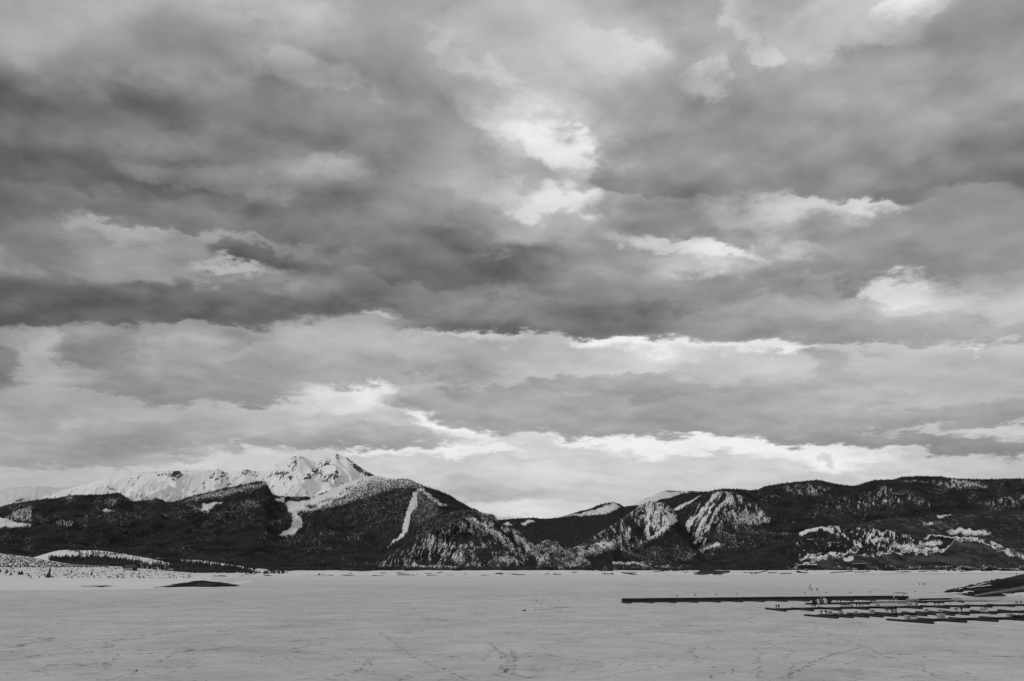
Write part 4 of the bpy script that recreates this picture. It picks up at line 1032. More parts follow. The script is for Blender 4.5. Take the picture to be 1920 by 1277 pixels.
SPR = [(92.5, 1083.5, 23, 0, 'tall dark spruce, the largest lone tree on the snowy left shore'), (89, 1083, 9, 3, 'bushy conifer pressed against the left foot of the tallest lone spruce'),
       (98, 1083, 6, 2, 'small conifer just right of the tallest lone spruce'), (12, 1075, 9, 3, 'broad bushy conifer nearest the left edge of the shore'), (21, 1078.5, 8, 2, 'short dark conifer below the brush, third lone tree from the left edge'),
       (27, 1074, 6, 1, 'tiny slim conifer between the third lone tree and the clump of three'), (36, 1077.5, 8, 3, 'left tree of the dense clump of three conifers'), (39.5, 1077.5, 9, 2, 'middle tree of the dense clump of three conifers'),
       (43, 1077, 8, 2, 'right tree of the dense clump of three conifers'), (54.5, 1080.5, 7, 1, 'small pointed conifer left of the low round bush'), (59, 1084, 5, 3, 'low round bush-like conifer on the ice edge'),
       (75, 1083, 5, 2, 'tiny conifer standing alone left of the tallest spruce'), (83.5, 1080, 6, 1, 'thin conifer a little way left of the tallest spruce'), (133.5, 1074.5, 8, 1, 'narrow conifer standing high on the slope right of the tallest spruce'),
       (130.5, 1077, 4, 3, 'small bush-like conifer at the foot of the narrow conifer'), (125, 1079.5, 4, 3, 'stub of a conifer left below the narrow conifer'), (136, 1084, 6, 2, 'short conifer at the ice edge below the narrow conifer'),
       (128, 1083.5, 3.5, 3, 'very small conifer at the ice edge left of the short one'), (171, 1078.5, 10, 1, 'upright column-like conifer alone in the middle of the shore'), (155, 1077, 5, 3, 'scrubby conifer left of the column-like one'),
       (178, 1084, 4.5, 2, 'little conifer at the ice edge right of the column-like one'), (189, 1084, 3.5, 1, 'tiny conifer at the ice edge, second to the right of the column-like one'), (260, 1077, 6, 2, 'small conifer below the dark roofed cabin'),
       (231, 1057.5, 12, 3, 'broad dark conifer behind the left end of the cabin'), (248, 1060, 12, 3, 'pointed dark conifer behind the right end of the cabin'), (253.5, 1069, 8, 3, 'bushy conifer against the right wall of the cabin'), (0, 1073, 8, 2, 'conifer cut by the left edge of the view')]
for (x, y, hp, k, lab) in SPR:
    yy = y if y > 1066 else 1066
    p = on_terrain(T12, x, yy)
    put_conifer(k, p - Vector((0, 0, .15)), hp * p.y / 1617.0, lab, random.random() * 6)

# ------------------------------------------------------------------ box helper for built things
class MB:
    def __init__(s): s.v = []; s.f = []
    def box(s, c, d, rz=0.0, ax=None, taper=1.0):
        """c centre, d full sizes; ax optional 3x3 axes"""
        R = ax or Matrix.Rotation(rz, 3, 'Z')
        i = len(s.v)
        for z in (-.5, .5):
            k = taper if z > 0 else 1
            for x, y in ((-.5, -.5), (.5, -.5), (.5, .5), (-.5, .5)):
                s.v.append(tuple(Vector(c) + R @ Vector((x * d[0] * k, y * d[1] * k, z * d[2]))))
        s.f += [(i, i + 3, i + 2, i + 1), (i + 4, i + 5, i + 6, i + 7), (i, i + 1, i + 5, i + 4), (i + 1, i + 2, i + 6, i + 5), (i + 2, i + 3, i + 7, i + 6), (i + 3, i, i + 4, i + 7)]
        return s
    def bar(s, a, b, w, h=None):
        a, b = Vector(a), Vector(b); d = b - a; l = d.length
        t = d.normalized(); up = Vector((0, 0, 1)) if abs(t.z) < .95 else Vector((1, 0, 0))
        y = up.cross(t).normalized(); z = t.cross(y)
        R = Matrix((t, y, z)).transposed()
        return s.box((a + b) / 2, (l, w, h or w), ax=R)
    def tube(s, a, b, r, n=8, r2=None):
        a, b = Vector(a), Vector(b); t = (b - a).normalized(); up = Vector((0, 0, 1)) if abs(t.z) < .95 else Vector((1, 0, 0))
        y = up.cross(t).normalized(); z = t.cross(y); r2 = r if r2 is None else r2
        i = len(s.v)
        for p, q in ((a, r), (b, r2)):
            for k in range(n):
                th = k / n * 2 * math.pi
                s.v.append(tuple(p + y * math.cos(th) * q + z * math.sin(th) * q))
        s.v += [tuple(a), tuple(b)]
        for k in range(n):
            s.f.append((i + k, i + (k + 1) % n, i + n + (k + 1) % n, i + n + k))
            s.f.append((i + (k + 1) % n, i + k, i + 2 * n, i + 2 * n)); s.f.append((i + n + k, i + n + (k + 1) % n, i + 2 * n + 1, i + 2 * n + 1))
        return s
    def build(s, name, m, parent=None):
        me = bpy.data.meshes.new(name)
        me.from_pydata(s.v, [], [tuple(dict.fromkeys(f)) for f in s.f]); me.update(); me.materials.append(m)
        o = bpy.data.objects.new(name, me); col.objects.link(o)
        if parent: o.parent = parent
        return o
def empty(name, loc, label, cat, group=None, rz=0.0):
    o = bpy.data.objects.new(name, None); col.objects.link(o); o.location = loc; o.rotation_euler = (0, 0, rz)
    return tag(o, label, cat, group)

# ------------------------------------------------------------------ breakwater: one floating wall with short fingers
def breakwater():
    a = gnd(1168, 1130.2); b = gnd(1678.5, 1124.2)
    d = b - a; Lg = d.length; rz = math.atan2(d.y, d.x)
    r = empty('breakwater', a, 'long dark floating breakwater wall, farthest row of the marina', 'breakwater', rz=rz)
    m = MB()
    n = 36
    for k in range(n):
        m.box((Lg * (k + .5) / n, 1.0, .72 + .015 * math.sin(k * 2.3)), (Lg / n - .03, .35, 1.15 + .02 * math.sin(k * 1.7)))
    m.build('wall', M_dark, r)
    MB().box((Lg / 2, 0, .26), (Lg, 1.6, .40)).build('walkway', M_deck, r)
    c = MB().box((Lg / 2, .98, 1.34), (Lg + .3, .5, .07)); c.build('cap', M_black, r)
    for k, x in enumerate([1181, 1223, 1265, 1306, 1348, 1390, 1431, 1473, 1515, 1557, 1598, 1640]):
        e = gnd(x, np.interp(x, [1168, 1678], [1131.8, 1126.2]))
        q = (Matrix.Rotation(-rz, 3, 'Z') @ (e - a))
        MB().box((q.x - .2, q.y / 2 - .7, .22), (1.3, abs(q.y) - .4, .36), ).build('finger', M_dark, r)
breakwater()

# ------------------------------------------------------------------ marina rows
ORD = ['first', 'second', 'third', 'fourth', 'fifth', 'sixth', 'seventh', 'eighth', 'ninth', 'tenth', 'eleventh', 'twelfth', 'thirteenth']
ROWD = ['the farthest dock row', 'the second dock row', 'the crowded third dock row', 'the nearest dock row']
def plank(name, p, q, w, label=None, group=None, cat='dock', zt=.36, m=None):
    d = q - p; Lg = d.length
    r = empty(name, p, label, cat, group, rz=math.atan2(d.y, d.x))
    dk = MB(); n = max(2, int(Lg / 2.4))
    for k in range(n): dk.box((Lg * (k + .5) / n, 0, zt), (Lg / n - .04, w, .10))
    dk.build('deck', m or M_deck, r)
    fl = MB(); n = max(2, int(Lg / 1.6))
    for k in range(n): fl.box((Lg * (k + .5) / n, 0, zt / 2 - .03), (Lg / n * .86, w * .88, zt - .04))
    fl.build('float', M_black, r)
    return r
WALK = [([(1512, 1133.6), (1600, 1132.2), (1640, 1131.2), (1700, 1130.4), (1760, 1129), (1850, 1127.4)], 1.5),
        ([(1455, 1144.6), (1476, 1144), (1500, 1143), (1560, 1142.2), (1640, 1140.6), (1700, 1139.4), (1760, 1138.6), (1840, 1137.2), (1940, 1135.6)], 1.7),
        ([(1535, 1157), (1600, 1155.6), (1700, 1153.2), (1800, 1151), (1880, 1149.4), (1940, 1148)], 1.8),
        ([(1700, 1166.4), (1760, 1164.6), (1830, 1162.6), (1940, 1160.8)], 1.7)]
for i, (pts, w) in enumerate(WALK):
    G = [gnd(x, y) for x, y in pts]
    r = empty('walkway', G[0], 'long dark main walkway of ' + ROWD[i], 'walkway')
    dk = MB(); fl = MB()
    for p, q in zip(G[:-1], G[1:]):
        n = max(1, int((q - p).length / 3))
        for k in range(n):
            s, e = p.lerp(q, k / n) - G[0], p.lerp(q, (k + .97) / n) - G[0]
            dk.bar(s + Vector((0, 0, .46)), e + Vector((0, 0, .46)), w, .10)
            fl.bar(s + Vector((0, 0, .19)), e + Vector((0, 0, .19)), w * .9, .38)
    dk.build('deck', M_deck, r); fl.build('float', M_black, r)
FING = [
    [((1556, 1131.8), (1594, 1135.4)), ((1596, 1130.6), (1629, 1134)), ((1652, 1130), (1701, 1132.4)), ((1700, 1128.8), (1737, 1131.5)), ((1722, 1127.8), (1769, 1131.2)), ((1791, 1127), (1806, 1130.2))],
    [((1437, 1142.2), (1473, 1147)), ((1486, 1141.6), (1524, 1146.3)), ((1535, 1140), (1576, 1145.6)), ((1584, 1139.4), (1628, 1144)), ((1631, 1138.8), (1679, 1143.4)), ((1680, 1138), (1728, 1142.4)),
     ((1728, 1136.8), (1779, 1141.6)), ((1771, 1136.6), (1817, 1140.7)), ((1812, 1135.6), (1859, 1139.6)), ((1852, 1134.6), (1901, 1138.4)), ((1892, 1135.2), (1942, 1138))],
    [((1510, 1154.8), (1571, 1160)), ((1538, 1154), (1599, 1159.2)), ((1564, 1153), (1628, 1158.6)), ((1590, 1151.6), (1655, 1158)), ((1614, 1151.8), (1682, 1157.2)), ((1641, 1150.2), (1709, 1156.4)),
     ((1693, 1149.2), (1736, 1155.8)), ((1719, 1148.6), (1763, 1155.2)), ((1744, 1148), (1788, 1155)), ((1770, 1147.6), (1815, 1154)), ((1821, 1146.6), (1868, 1152.2)), ((1873, 1145.2), (1916, 1150.2))],
    [((1664, 1163.2), (1750, 1170)), ((1722, 1161.6), (1812, 1168)), ((1780, 1160.4), (1871, 1166.4)), ((1837, 1158.6), (1932, 1165))]]
for i, fs in enumerate(FING):
    for k, (s, e) in enumerate(fs):
        plank('dock_finger', gnd(*s), gnd(*e), 1.0, f'dark finger dock, {ORD[k]} from the left in ' + ROWD[i], 'finger docks of the frozen marina')
# low pontoon continuing right from the boat
plank('floating_pontoon', gnd(1702, 1125.6), gnd(1800, 1124), 2.2, 'low rough dark pontoon from the moored boat to the gravel spit', None, 'pontoon', .5, M_dark)

# things standing on the docks
def pedestal():
    r = bpy.data.objects.new('power_pedestal', None); col.objects.link(r)
    MB().tube((0, 0, 0), (0, 0, .55), .09, 8).box((0, 0, .03), (.34, .34, .06)).build('post', M_black, r)
    m = MB(); m.box((0, 0, .68), (.42, .36, .34), taper=.75); m.box((0, 0, .88), (.30, .28, .08), taper=.6); m.build('head', M_black, r)
    return r
def dbox():
    r = bpy.data.objects.new('dock_box', None); col.objects.link(r)
    MB().box((0, 0, .36), (1.0, .7, .64)).box((-.42, 0, .03), (.1, .6, .08)).box((.42, 0, .03), (.1, .6, .08)).build('box', M_grey, r)
    MB().box((0, 0, .73), (1.06, .78, .10), taper=.94).build('lid', M_light, r)
    return r
def stand():
    r = bpy.data.objects.new('dock_cart', None); col.objects.link(r)
    m = MB()
    for x in (-.3, .3):
        for y in (-.2, .2): m.tube((x, y, 0), (x, y, .8), .04, 6)
    m.bar((-.3, .2, .8), (.3, .2, .8), .05); m.bar((-.3, -.2, .8), (.3, -.2, .8), .05)
    m.build('frame', M_black, r)
    MB().box((0, 0, .62), (.52, .34, .26), taper=1.1).build('tray', M_grey, r)
    return r
PROT = {'P': pedestal(), 'B': dbox(), 'S': stand()}
seen = set()
NAMES = {'P': ('power pedestal', 'pedestal', 'power pedestals on the docks'), 'B': ('dock box', 'dock box', 'storage boxes on the docks'), 'S': ('dock cart', 'cart', 'carts standing on the docks')}
ITEMS = [('P', 1570.5, 1132.8, .9, 0), ('P', 1576.6, 1133, 1.05, 0), ('P', 1669, 1130.8, .85, 0), ('P', 1675.5, 1130.8, 1, 0), ('B', 1704, 1130.4, 1, 0), ('B', 1711, 1130.2, 1.1, 0), ('B', 1719, 1130, 1.2, 0), ('B', 1788, 1128.4, .8, 0),
         ('P', 1456.4, 1144, 1, 1), ('P', 1461, 1144.4, 1.15, 1), ('S', 1524, 1142.2, 1, 1), ('P', 1529, 1142.4, .9, 1), ('B', 1578, 1141.6, .55, 1), ('B', 1596.5, 1141.4, .9, 1), ('P', 1607, 1141.2, 1, 1), ('P', 1612.6, 1141, 1.1, 1), ('S', 1618, 1140.8, 1, 1),
         ('B', 1646, 1140.4, .95, 1), ('B', 1706, 1139.2, 1.2, 1), ('P', 1753.5, 1138.8, 1.1, 1), ('S', 1760.5, 1138.6, 1, 1), ('S', 1907.5, 1136.2, 1.05, 1), ('P', 1915.5, 1136.2, 1, 1),
         ('P', 1541, 1155.8, 1, 2), ('P', 1549.5, 1156.4, 1.15, 2), ('B', 1556.5, 1155.6, 1.0, 2), ('B', 1577.5, 1155.4, .95, 2), ('B', 1605, 1154.6, .8, 2), ('B', 1636, 1153.2, 1.1, 2), ('S', 1664, 1152.4, .95, 2), ('P', 1673, 1153, 1.1, 2), ('B', 1678, 1153, 1.0, 2),
         ('B', 1737, 1151.4, 1, 2), ('B', 1763, 1151, .8, 2), ('S', 1794, 1150.6, 1.1, 2), ('P', 1804, 1150.6, 1.15, 2), 
         ('B', 1703, 1166.2, 1.1, 3), ('S', 1717, 1167, 1.25, 3), ('B', 1765.5, 1164.6, 1.35, 3), ('B', 1895, 1161.4, 1.1, 3)]
cnt = {}
tot = {}
for it in ITEMS: tot[(it[0], it[4])] = tot.get((it[0], it[4]), 0) + 1
for (t, x, y, s, row) in ITEMS:
    o = PROT[t] if t not in seen else copy_tree(PROT[t]); seen.add(t)
    p = gnd(x, y); o.location = (p.x, p.y, .50); o.scale = (s, s, s * (1.0)); o.rotation_euler = (0, 0, .25)
    k = cnt.get((t, row), 0); cnt[(t, row)] = k + 1
    nm, cat, gr = NAMES[t]
    look = {'P': 'black upright ', 'B': 'grey lidded ', 'S': 'black legged '}[t]
    if tot[(t, row)] == 1: lab = f'{look}{nm}, the only one on {ROWD[row]}'
    else: lab = f'{look}{nm}, {ORD[k]} from the left on {ROWD[row]}'
    tag(o, lab, cat, gr)

# slim posts
POSTS = [(1610.6, 1131.8, 5, .05, M_dark, 'thin short post standing on the row in front of the breakwater'), (1635, 1131, 6.5, .16, M_dark, 'thick square post in the middle of the row in front of the breakwater'),
         (1680.5, 1130.8, 5, .05, M_light, 'pale thin post below the moored boat, left of a pair'), (1683, 1130.8, 5, .05, M_light, 'pale thin post below the moored boat, right of a pair'), (1748, 1129, 5.5, .13, M_dark, 'stout dark post right of the three boxes'),
         (1589.5, 1141.4, 5.5, .05, M_light, 'pale slim post beside the grey box, second row'), (1783, 1138, 4.5, .07, M_grey, 'grey slim post alone near the end of the gangway'), (1687.5, 1153, 11, .05, M_light, 'tall pale pole above the third row'),
         (1799, 1163, 7, .05, M_light, 'pale pole on the nearest row, left of a pair'), (1801.6, 1163, 7, .05, M_light, 'pale pole on the nearest row, right of a pair'), (1815.5, 1137.4, 6, .04, M_light, 'faint pale pole on the second row near the spit'),
         (1005.5, 1127.8, 2.6, .12, M_dark, 'small lone stake far out on the ice left of the breakwater'), (1909, 1081, 6, .12, M_dark, 'small dark signpost on the crest of the gravel spit')]
for (x, y, hp, w, m, lab) in POSTS:
    p = gnd(x, y) if lab.find('crest') < 0 else on_terrain(TR, x, y)
    o = MB().tube((0, 0, -.1), (0, 0, hp * p.y / 1617 + .1), w, 7, w * .8).box((0, 0, hp * p.y / 1617 + .12), (w * 3, w * 3, .08), taper=.7).box((0, 0, .03), (w * 4, w * 4, .06)).build('post', m)
    o.location = p + Vector((0, 0, .4 if 1129 < y else 0)); tag(o, lab, 'post', 'posts on the docks and the ice')

# gangway with lattice sides on the second row
def gangway(name, pts, h, w, label, panel=1.15, dark=False):
    r = empty(name, pts[0], label, 'gangway')
    deck = MB(); sides = [MB(), MB()]
    o0 = pts[0]
    for p, q in zip(pts[:-1], pts[1:]):
        p, q = p - o0, q - o0
        d = q - p; n = max(1, round(d.length / panel)); t = d.normalized(); y = Vector((-t.y, t.x, 0)).normalized()
        deck.bar(p, q, w, .08)
        for s, sm in zip((-1, 1), sides):
            off = y * s * w / 2
            up = Vector((0, 0, h))
            sm.bar(p + off + up, q + off + up, .07); sm.bar(p + off + up * .04, q + off + up * .04, .07)
            for k in range(n + 1):
                a = p.lerp(q, k / n) + off
                sm.bar(a, a + up, .06)
                if k < n:
                    b = p.lerp(q, (k + 1) / n) + off
                    if dark: sm.bar(a, b + up, .06); sm.bar(a + up, b, .06)
                    elif k % 2: sm.bar(a, b + up, .05)
                    else: sm.bar(a + up, b, .05)
    deck.build('deck', M_deck, r)
    for sm in sides: sm.build('lattice_side', M_light, r)
gangway('gangway', [gnd(1641, 1141.0) + Vector((0, 0, .55)), gnd(1717, 1139.4) + Vector((0, 0, .55))], 1.05, 1.6, 'pale lattice sided gangway lying on the second row below the moored boat')
gangway('gangway', [at(1786, 1129.5, 290), at(1840, 1127.2, 292), at(1882, 1125, 294), at(1925, 1127.6, 288)], 1.25, 1.6, 'pale arched gangway with crossed panels in front of the gravel spit', .98, True)
p = gnd(1719.5, 1139.4)
o = MB().bar((-.35, 0, 0), (.45, 0, 1.15), .55, .3).box((-.3, 0, .05), (.7, .6, .1)).build('tilted_ramp', M_black); o.location = p + Vector((0, 0, .5)); tag(o, 'black tilted ramp plate at the right end of the lattice gangway', 'ramp')

# ------------------------------------------------------------------ pontoon boat
def boat():
    p = gnd(1690.5, 1125.4); k = p.y / 1617.0
    r = empty('pontoon_boat', p + Vector((0, 0, .05)), 'dark pontoon boat with a raised canopy at the right end of the breakwater', 'boat', rz=.12)
    for s in (-.9, .9):
        m = MB(); m.tube((-1.9, s, .32), (1.9, s, .32), .3, 12); m.tube((-2.3, s, .42), (-1.9, s, .32), .1, 12, .3); m.build('pontoon', M_black, r)
    MB().box((0, 0, .62), (4.4, 2.4, .22)).build('deck', M_black, r)
    m = MB(); m.box((.1, -1.15, 1.05), (4.1, .08, .64)); m.box((.1, 1.15, 1.05), (4.1, .08, .64)); m.box((2.1, 0, 1.05), (.08, 2.3, .66)); m.box((-1.7, 0, .92), (.06, 2.3, .36)); m.build('side_panel', M_black, r)
    MB().box((-1.0, .2, .98), (1.4, 1.6, .45), taper=.8).build('seat', M_dark, r)
    MB().box((.55, -.4, 1.15), (.6, .7, .75), taper=.75).build('console', M_black, r)
    MB().box((2.35, 0, .75), (.4, .5, .9), taper=.8).build('outboard_motor', M_black, r)
    fr = MB()
    for y in (-1.1, 1.1):
        fr.tube((-2.0, y, .75), (-2.0, y, 2.55), .045, 6); fr.tube((-2.0, y, 2.55), (-.6, y, 2.62), .05, 6)
        fr.tube((-.9, y, .75), (-.6, y, 2.5), .035, 6); fr.tube((1.6, y, .75), (1.75, y, 2.3), .035, 6)
    fr.tube((-2.0, -1.1, 2.55), (-2.0, 1.1, 2.55), .03, 6)
    fr.build('canopy_frame', M_black, r)
    c = MB(); n = 8; L0, L1 = -.7, 1.85
    for q in range(n):
        x0 = L0 + (L1 - L0) * q / n; x1 = L0 + (L1 - L0) * (q + 1) / n
        z = lambda x: 2.62 - .16 * ((x - .1) / 1.7) ** 2 * (2.2 if x > .1 else .8)
        c.bar((x0, 0, z(x0)), (x1, 0, z(x1)), 2.3, .09)
    c.build('canopy', M_black, r)
boat()

# ------------------------------------------------------------------ fuel float with its wrapped gear
def mound(name, px, py, wpx, hpx, m, label, cat, seed):
    p = gnd(px, py); k = p.y / 1554.0; W = wpx * k; Hh = hpx * p.y / 1617
    r_ = np.random.default_rng(seed)
    V = []; Fc = []; nu, nv = 14, 6
    for j in range(nv + 1):
        ph = j / nv * math.pi / 2
        for i in range(nu):
            th = i / nu * 2 * math.pi; q = 1 + .12 * math.sin(th * 3 + seed) + .08 * r_.random()
            c, s = math.cos(th), math.sin(th)
            V.append((math.copysign(abs(c) ** .7, c) * W / 2 * math.cos(ph) ** .55 * q, math.copysign(abs(s) ** .7, s) * .8 * math.cos(ph) ** .55 * q, Hh * math.sin(ph) ** .8 * (1 + .06 * r_.random())))
    for j in range(nv):
        for i in range(nu):
            Fc.append((j * nu + i, j * nu + (i + 1) % nu, (j + 1) * nu + (i + 1) % nu, (j + 1) * nu + i))
    o = make_mesh(name, V, Fc, m, smooth=True); o.location = p + Vector((0, 0, .45)); return tag(o, label, cat)
def gear(px, py, wpx, hpx, label):
    p = gnd(px, py); W = wpx * p.y / 1554; Hh = hpx * p.y / 1617
    r = empty('equipment_crate', p + Vector((0, 0, .48)), label, 'crate', 'dark crates on the fuel float')
    MB().box((0, 0, Hh * .45), (W, .9, Hh * .9)).build('crate_body', M_black, r)
    MB().box((0, 0, Hh * .95), (W * 1.04, .98, Hh * .1), taper=.9).build('lid', M_dark, r)
gear(1525.4, 1134, 2.6, 7, 'narrow tall black crate at the left end of the fuel float')
gear(1530.5, 1134.2, 7, 4.6, 'wide low black crate between the narrow crate and the tarps')
mound('covered_pump', 1540, 1134.2, 9, 7.6, simple('dark_tarp', .09, .5, 1.5), 'dark grey tarped hump in the middle of the fuel float', 'covered pump', 3)
mound('covered_tank', 1547.5, 1134.2, 7.5, 9, M_pale, 'pale rounded tarped tank on the fuel float', 'covered tank', 5)
mound('covered_reel', 1534.6, 1134.4, 3.2, 8, M_pale, 'slim pale wrapped reel left of the dark grey hump', 'covered reel', 6)
gear(1554, 1134, 7, 5, 'dark crate with a hoop above it at the right end of the fuel float')
def hoop():
    p = gnd(1555, 1133.6); m = MB(); R = .75
    for k in range(10):
        a0, a1 = math.pi * k / 10, math.pi * (k + 1) / 10
        m.tube((math.cos(a0) * R * 1.2, 0, math.sin(a0) * R), (math.cos(a1) * R * 1.2, 0, math.sin(a1) * R), .06, 6)
    m.box((R * 1.2, 0, 0), (.2, .2, .05)).box((-R * 1.2, 0, 0), (.2, .2, .05))
    o = m.build('hose_hoop', M_black); o.location = p + Vector((0, 0, 1.0)); tag(o, 'black hoop arching over the right hand crate of the fuel float', 'hoop')
hoop()
def lamp(x0, y0, xt, yt, label, flag=False, pale=False, head=True):
    p = gnd(x0, y0); k = p.y / 1617; hh = (y0 - yt) * k; dx = (xt - x0) * p.y / 1554
    r = empty('flag_pole' if flag else ('dock_lamp' if head else 'antenna_pole'), p + Vector((0, 0, .4)), label, 'flagpole' if flag else ('lamp' if head else 'pole'))
    m = MB(); n = 6
    for i in range(n):
        f = lambda t: Vector((dx * t ** 2.2, 0, hh * t))
        m.tube(f(i / n), f((i + 1) / n), .055 - .004 * i, 6)
    m.build('pole', M_light if pale else M_dark, r)
    if head:
        MB().box((dx, 0, hh), (.52, .4, .34), taper=.7).box((dx, 0, hh + .2), (.2, .2, .1)).build('lamp_head', M_black, r)
    if flag:
        V = []; Fc = []
        for i in range(7):
            for j in range(4):
                V.append((dx - .1 - .17 * i + .04 * j, .1 * math.sin(i * 1.2), hh + 1.5 - .19 * i - .13 * j))
        for i in range(6):
            for j in range(3): Fc.append((i * 4 + j, (i + 1) * 4 + j, (i + 1) * 4 + j + 1, i * 4 + j + 1))
        make_mesh('flag', V, Fc, M_grey, r)
        MB().tube((dx, 0, hh), (dx + .02, 0, hh + 1.55), .03, 6).build('finial', M_dark, r)
lamp(1527, 1134, 1524.3, 1107.6, 'tall lamp pole with a drooping flag at the left end of the fuel float', True)
lamp(1538.5, 1134, 1534.6, 1107.6, 'tall bent lamp pole without a flag on the fuel float')
lamp(1541, 1134, 1539, 1110, 'slim pale leaning pole on the fuel float, left of two', pale=True, head=False)
lamp(1546.6, 1134, 1545.6, 1110, 'slim pale upright pole on the fuel float, right of two', pale=True, head=False)

# small shed on the third row, rail frame and light frame on the nearest row
def shed():
    p = gnd(1846, 1151.4); r = empty('dock_shed', p + Vector((0, 0, .5)), 'small grey peaked shed on the third row near the spit', 'shed')
    m = MB(); m.box((0, 0, .4), (1.5, 1.2, .8)); m.build('wall', M_grey, r)
    m = MB(); m.bar((-.75, 0, .86), (-.1, 0, 1.2), 1.3, .06); m.bar((-.1, 0, 1.2), (.8, 0, .86), 1.3, .06); m.build('roof', M_pale, r)
    MB().tube((-.35, 0, 1.0), (-.35, 0, 1.4), .12, 8).build('vent', M_dark, r)
    MB().box((.3, -.62, .35), (.5, .04, .68)).build('door', M_light, r)
shed()
def rail(px0, px1, py, label, m, hh=.8, n=4):
    a, b = gnd(px0, py), gnd(px1, py); r = MB(); W = (b - a).length
    for k in range(n): r.tube((W * k / (n - 1), 0, 0), (W * k / (n - 1), 0, hh), .05, 6)
    r.bar((0, 0, hh * .62), (W, 0, hh * .62), .06); r.bar((0, 0, hh * .3), (W, 0, hh * .3), .06)
    o = r.build('guard_rail', m); o.location = a + Vector((0, 0, .5)); tag(o, label, 'railing')
rail(1855, 1859, 1161.6, 'pale little frame standing on the nearest row', M_light, .7, 2)
def trailer():
    a = gnd(1900, 1162.4); b = gnd(1925, 1162); W = (b - a).length
    r = empty('storage_rack', a + Vector((0, 0, .5)), 'low black rack with upright posts at the right edge of the nearest row', 'rack')
    MB().box((W / 2, 0, .32), (W, .8, .46)).build('bin', M_black, r)
    for q in (.15, .42, .7, .95):
        MB().tube((W * q, 0, 0), (W * q, 0, .85), .07, 7).build('upright', M_black, r)
trailer()

# ------------------------------------------------------------------ people far out on the ice
def skin_fig(name, joints, edges, radii, m, parent=None):
    me = bpy.data.meshes.new(name); me.from_pydata(joints, edges, []); me.update()
    o = bpy.data.objects.new(name, me); col.objects.link(o)
    if parent: o.parent = parent
    sk = o.modifiers.new('skin', 'SKIN'); o.modifiers.new('subdivision', 'SUBSURF').levels = 1
    for i, q in enumerate(radii): me.skin_vertices[0].data[i].radius = (q, q)
    me.skin_vertices[0].data[0].use_root = True
    me.materials.append(m)
    return o
M_cloth = simple('dark_winter_clothes', .03, .3, 3)
def person(px, py, label, rz, stride):
    p = gnd(px, py)
    s = stride
    J = [(0, 0, .95), (0, 0, 1.2), (0, 0, 1.45), (0, 0, 1.56), (0, .02, 1.68), (0, .01, 1.76),
         (.11, 0, .9), (.12, .18 * s, .5), (.12, .22 * s, .09), (.12, .36 * s, .04), (-.11, 0, .9), (-.12, -.08 * s, .5), (-.12, -.32 * s, .12), (-.12, -.2 * s, .05),
         (.19, 0, 1.42), (.25, -.05, 1.15), (.25, .12, .95), (.25, .18, .88), (-.19, 0, 1.42), (-.25, .05, 1.15), (-.25, .16, .93), (-.25, .2, .86)]
    E = [(0, 1), (1, 2), (2, 3), (3, 4), (4, 5), (0, 6), (6, 7), (7, 8), (8, 9), (0, 10), (10, 11), (11, 12), (12, 13), (2, 14), (14, 15), (15, 16), (16, 17), (2, 18), (18, 19), (19, 20), (20, 21)]
    R = [.16, .15, .17, .06, .10, .08, .10, .075, .055, .05, .10, .075, .055, .05, .075, .055, .045, .03, .075, .055, .045, .03]
    o = skin_fig('person', J, E, R, M_cloth)
    o.location = p; o.rotation_euler = (0, 0, rz); tag(o, label, 'person', 'people walking on the ice')
person(1724.4, 1098.1, 'person in dark clothes walking alone on the ice, left of the pair', .6, 1)
person(1731.6, 1098.1, 'left one of two people in dark clothes walking close together on the ice', .3, -1)
person(1734.6, 1098.0, 'right one of two people in dark clothes walking close together on the ice', -.4, 1)

# ------------------------------------------------------------------ small marks on the ice: buoys and footprints
def buoy(px, py, s, label):
    p = gnd(px, py); m = MB(); m.tube((0, 0, 0), (0, 0, .35 * s), .34 * s, 9, .26 * s); m.tube((0, 0, .35 * s), (0, 0, .7 * s), .1 * s, 7, .06 * s)
    o = m.build('buoy', M_black); o.location = p; o.rotation_euler = (.2, .1, 0); tag(o, label, 'buoy', 'small dark buoys frozen into the ice')
for k, (x, y) in enumerate([(1269, 1117.6), (1304, 1116.7), (1343, 1115.4), (1382, 1114.4), (1509, 1112.6), (1549, 1112.4), (1594, 1111.7), (1631, 1111), (1716, 1110.2)]):
    buoy(x, y, 1.0, f'small dark buoy frozen in behind the breakwater, {ORD[k]} from the left')
buoy(1446, 1084, 1.6, 'tiny dark buoy far out on the ice near the far shore')
def sled():
    p = gnd(983, 1145.4); r = empty('ice_sled', p, 'small dark sled with an upright handle lying alone on the ice', 'sled')
    MB().box((0, 0, .16), (.9, .45, .2), taper=1.1).bar((-.5, .2, .03), (.55, .2, .03), .05).bar((-.5, -.2, .03), (.55, -.2, .03), .05).build('tray', M_dark, r)
    MB().bar((.3, 0, .2), (.4, 0, .75), .06).bar((.4, -.18, .75), (.4, .18, .75), .06).build('handle', M_black, r)
sled()
P = []; S = []
for (x0, y0, x1, y1, n) in [(1000, 1143.6, 1032, 1142.4, 26), (1032, 1142.4, 1048, 1141.5, 12), (1040, 1138.2, 1048, 1140, 8), (1050, 1140, 1066, 1139.2, 26), (1030, 1136.7, 1036, 1137, 8), (1425, 1113.6, 1482, 1113.3, 34), (1740, 1111, 1768, 1110.6, 24), (1758, 1113.6, 1800, 1115, 20)]:
    for k in range(n):
        t = rng.random(); p = gnd(x0 + (x1 - x0) * t, y0 + (y1 - y0) * t + rng.normal() * .15)
        P.append(p + Vector((0, 0, .0))); S.append(.12 + .2 * rng.random())
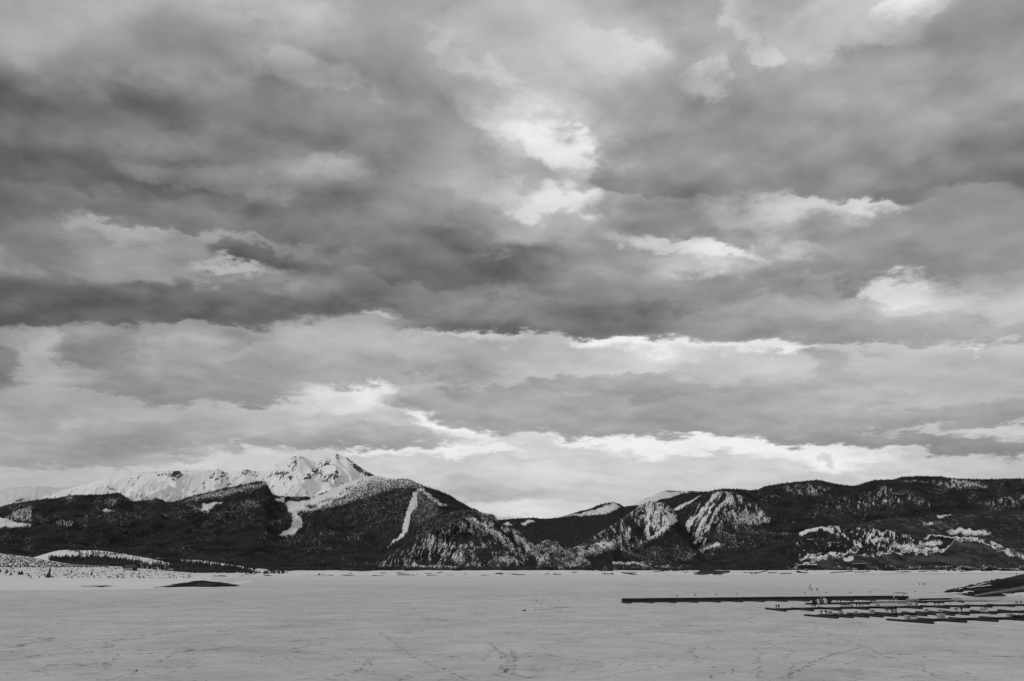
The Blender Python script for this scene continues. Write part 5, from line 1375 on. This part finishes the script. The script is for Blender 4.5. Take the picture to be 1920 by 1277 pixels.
lumps('ice_chunks', 'scattered dark chunks and tracks on the ice', np.array(P), np.array(S), M_dark, .35, 'ice chunks')

# ------------------------------------------------------------------ string of floats in front of the far shore
def float_line():
    r = empty('buoy_line', gnd(1615, 1074.6), 'long string of tiny floats across the ice under the marina hill', 'buoy line')
    o0 = gnd(1615, 1074.6); xs = []; x = 1615.0
    while x < 1925 and len(xs) < 100:
        xs.append(x); x += 2.5 + 1.9 * (x - 1615) / 310
    pts = [gnd(x, np.interp(x, [1615, 1925], [1076.8, 1075.7])) for x in xs]
    m = MB()
    for p, q in zip(pts[:-1], pts[1:]): m.bar(p - o0 + Vector((0, 0, .15)), q - o0 + Vector((0, 0, .15)), .06)
    m.build('rope', M_dark, r)
    f = MB(); f.tube((0, 0, 0), (0, 0, .5), .5, 8, .6); f.tube((0, 0, .5), (0, 0, .9), .6, 8, .3)
    f0 = f.build('float', M_dark, r)
    for k, p in enumerate(pts):
        f1 = f0 if k == 0 else f0.copy()
        if k: col.objects.link(f1); f1.parent = r
        f1.location = p - o0
float_line()

# ------------------------------------------------------------------ buildings
def cabin():
    p = on_terrain(T12, 243, 1069.6); k = p.y / 1554
    r = empty('cabin', p - Vector((0, 0, .3)), 'dark roofed cabin among conifers on the snowy left shore', 'cabin', rz=-.1)
    W, Dp, hw, hr = 20 * k, 9.0, 5.2 * k, 5.5 * k
    MB().box((0, 0, hw / 2), (W, Dp, hw)).build('wall', M_dark, r)
    m = MB(); m.v = [(-W * .54, -Dp * .6, hw), (W * .54, -Dp * .6, hw), (W * .5, 0, hw + hr), (-W * .5, 0, hw + hr), (-W * .54, Dp * .6, hw), (W * .54, Dp * .6, hw)]
    m.f = [(0, 1, 2, 3), (3, 2, 5, 4), (0, 3, 4), (1, 5, 2), (0, 4, 5, 1)]; m.build('roof', simple('dark_shingles', .07, .3, .6), r)
    for q in (-.36, -.2, -.04, .12, .28): MB().box((W * q, -Dp / 2 - .03, hw * .55), (W * .09, .08, hw * .5)).build('window', M_light, r)
    MB().box((W * .42, -Dp / 2 - .03, hw * .4), (W * .07, .08, hw * .78)).build('door', M_black, r)
cabin()
def hall(px0, px1, ytop, ybot, D, label, roofm, h2=1.0):
    a, b = at(px0, ybot, D), at(px1, ybot, D); W = (b - a).x; Hh = (ybot - ytop) * D / 1617
    r = empty('lakeside_building', Vector(((a.x + b.x) / 2, D, a.z)), label, 'building')
    MB().box((0, 0, Hh / 2), (W, 12, Hh)).build('wall', M_dark, r)
    MB().box((0, 0, Hh + h2 * .5), (W * 1.04, 13, h2), taper=.93).build('roof', roofm, r)
    n = int(W / 5)
    for k in range(n): MB().box((-W / 2 + W * (k + .5) / n, -6.04, Hh * .5), (W / n * .45, .1, Hh * .35)).build('window', M_black, r)
hall(1500, 1531, 1059.5, 1066, 2040, 'long low dark building with a snow covered flat roof under the hill', M_white, 1.6)
hall(1601, 1623, 1057, 1065, 2060, 'smaller building with a thin snowy roof line right of the long low one', M_white, .8)
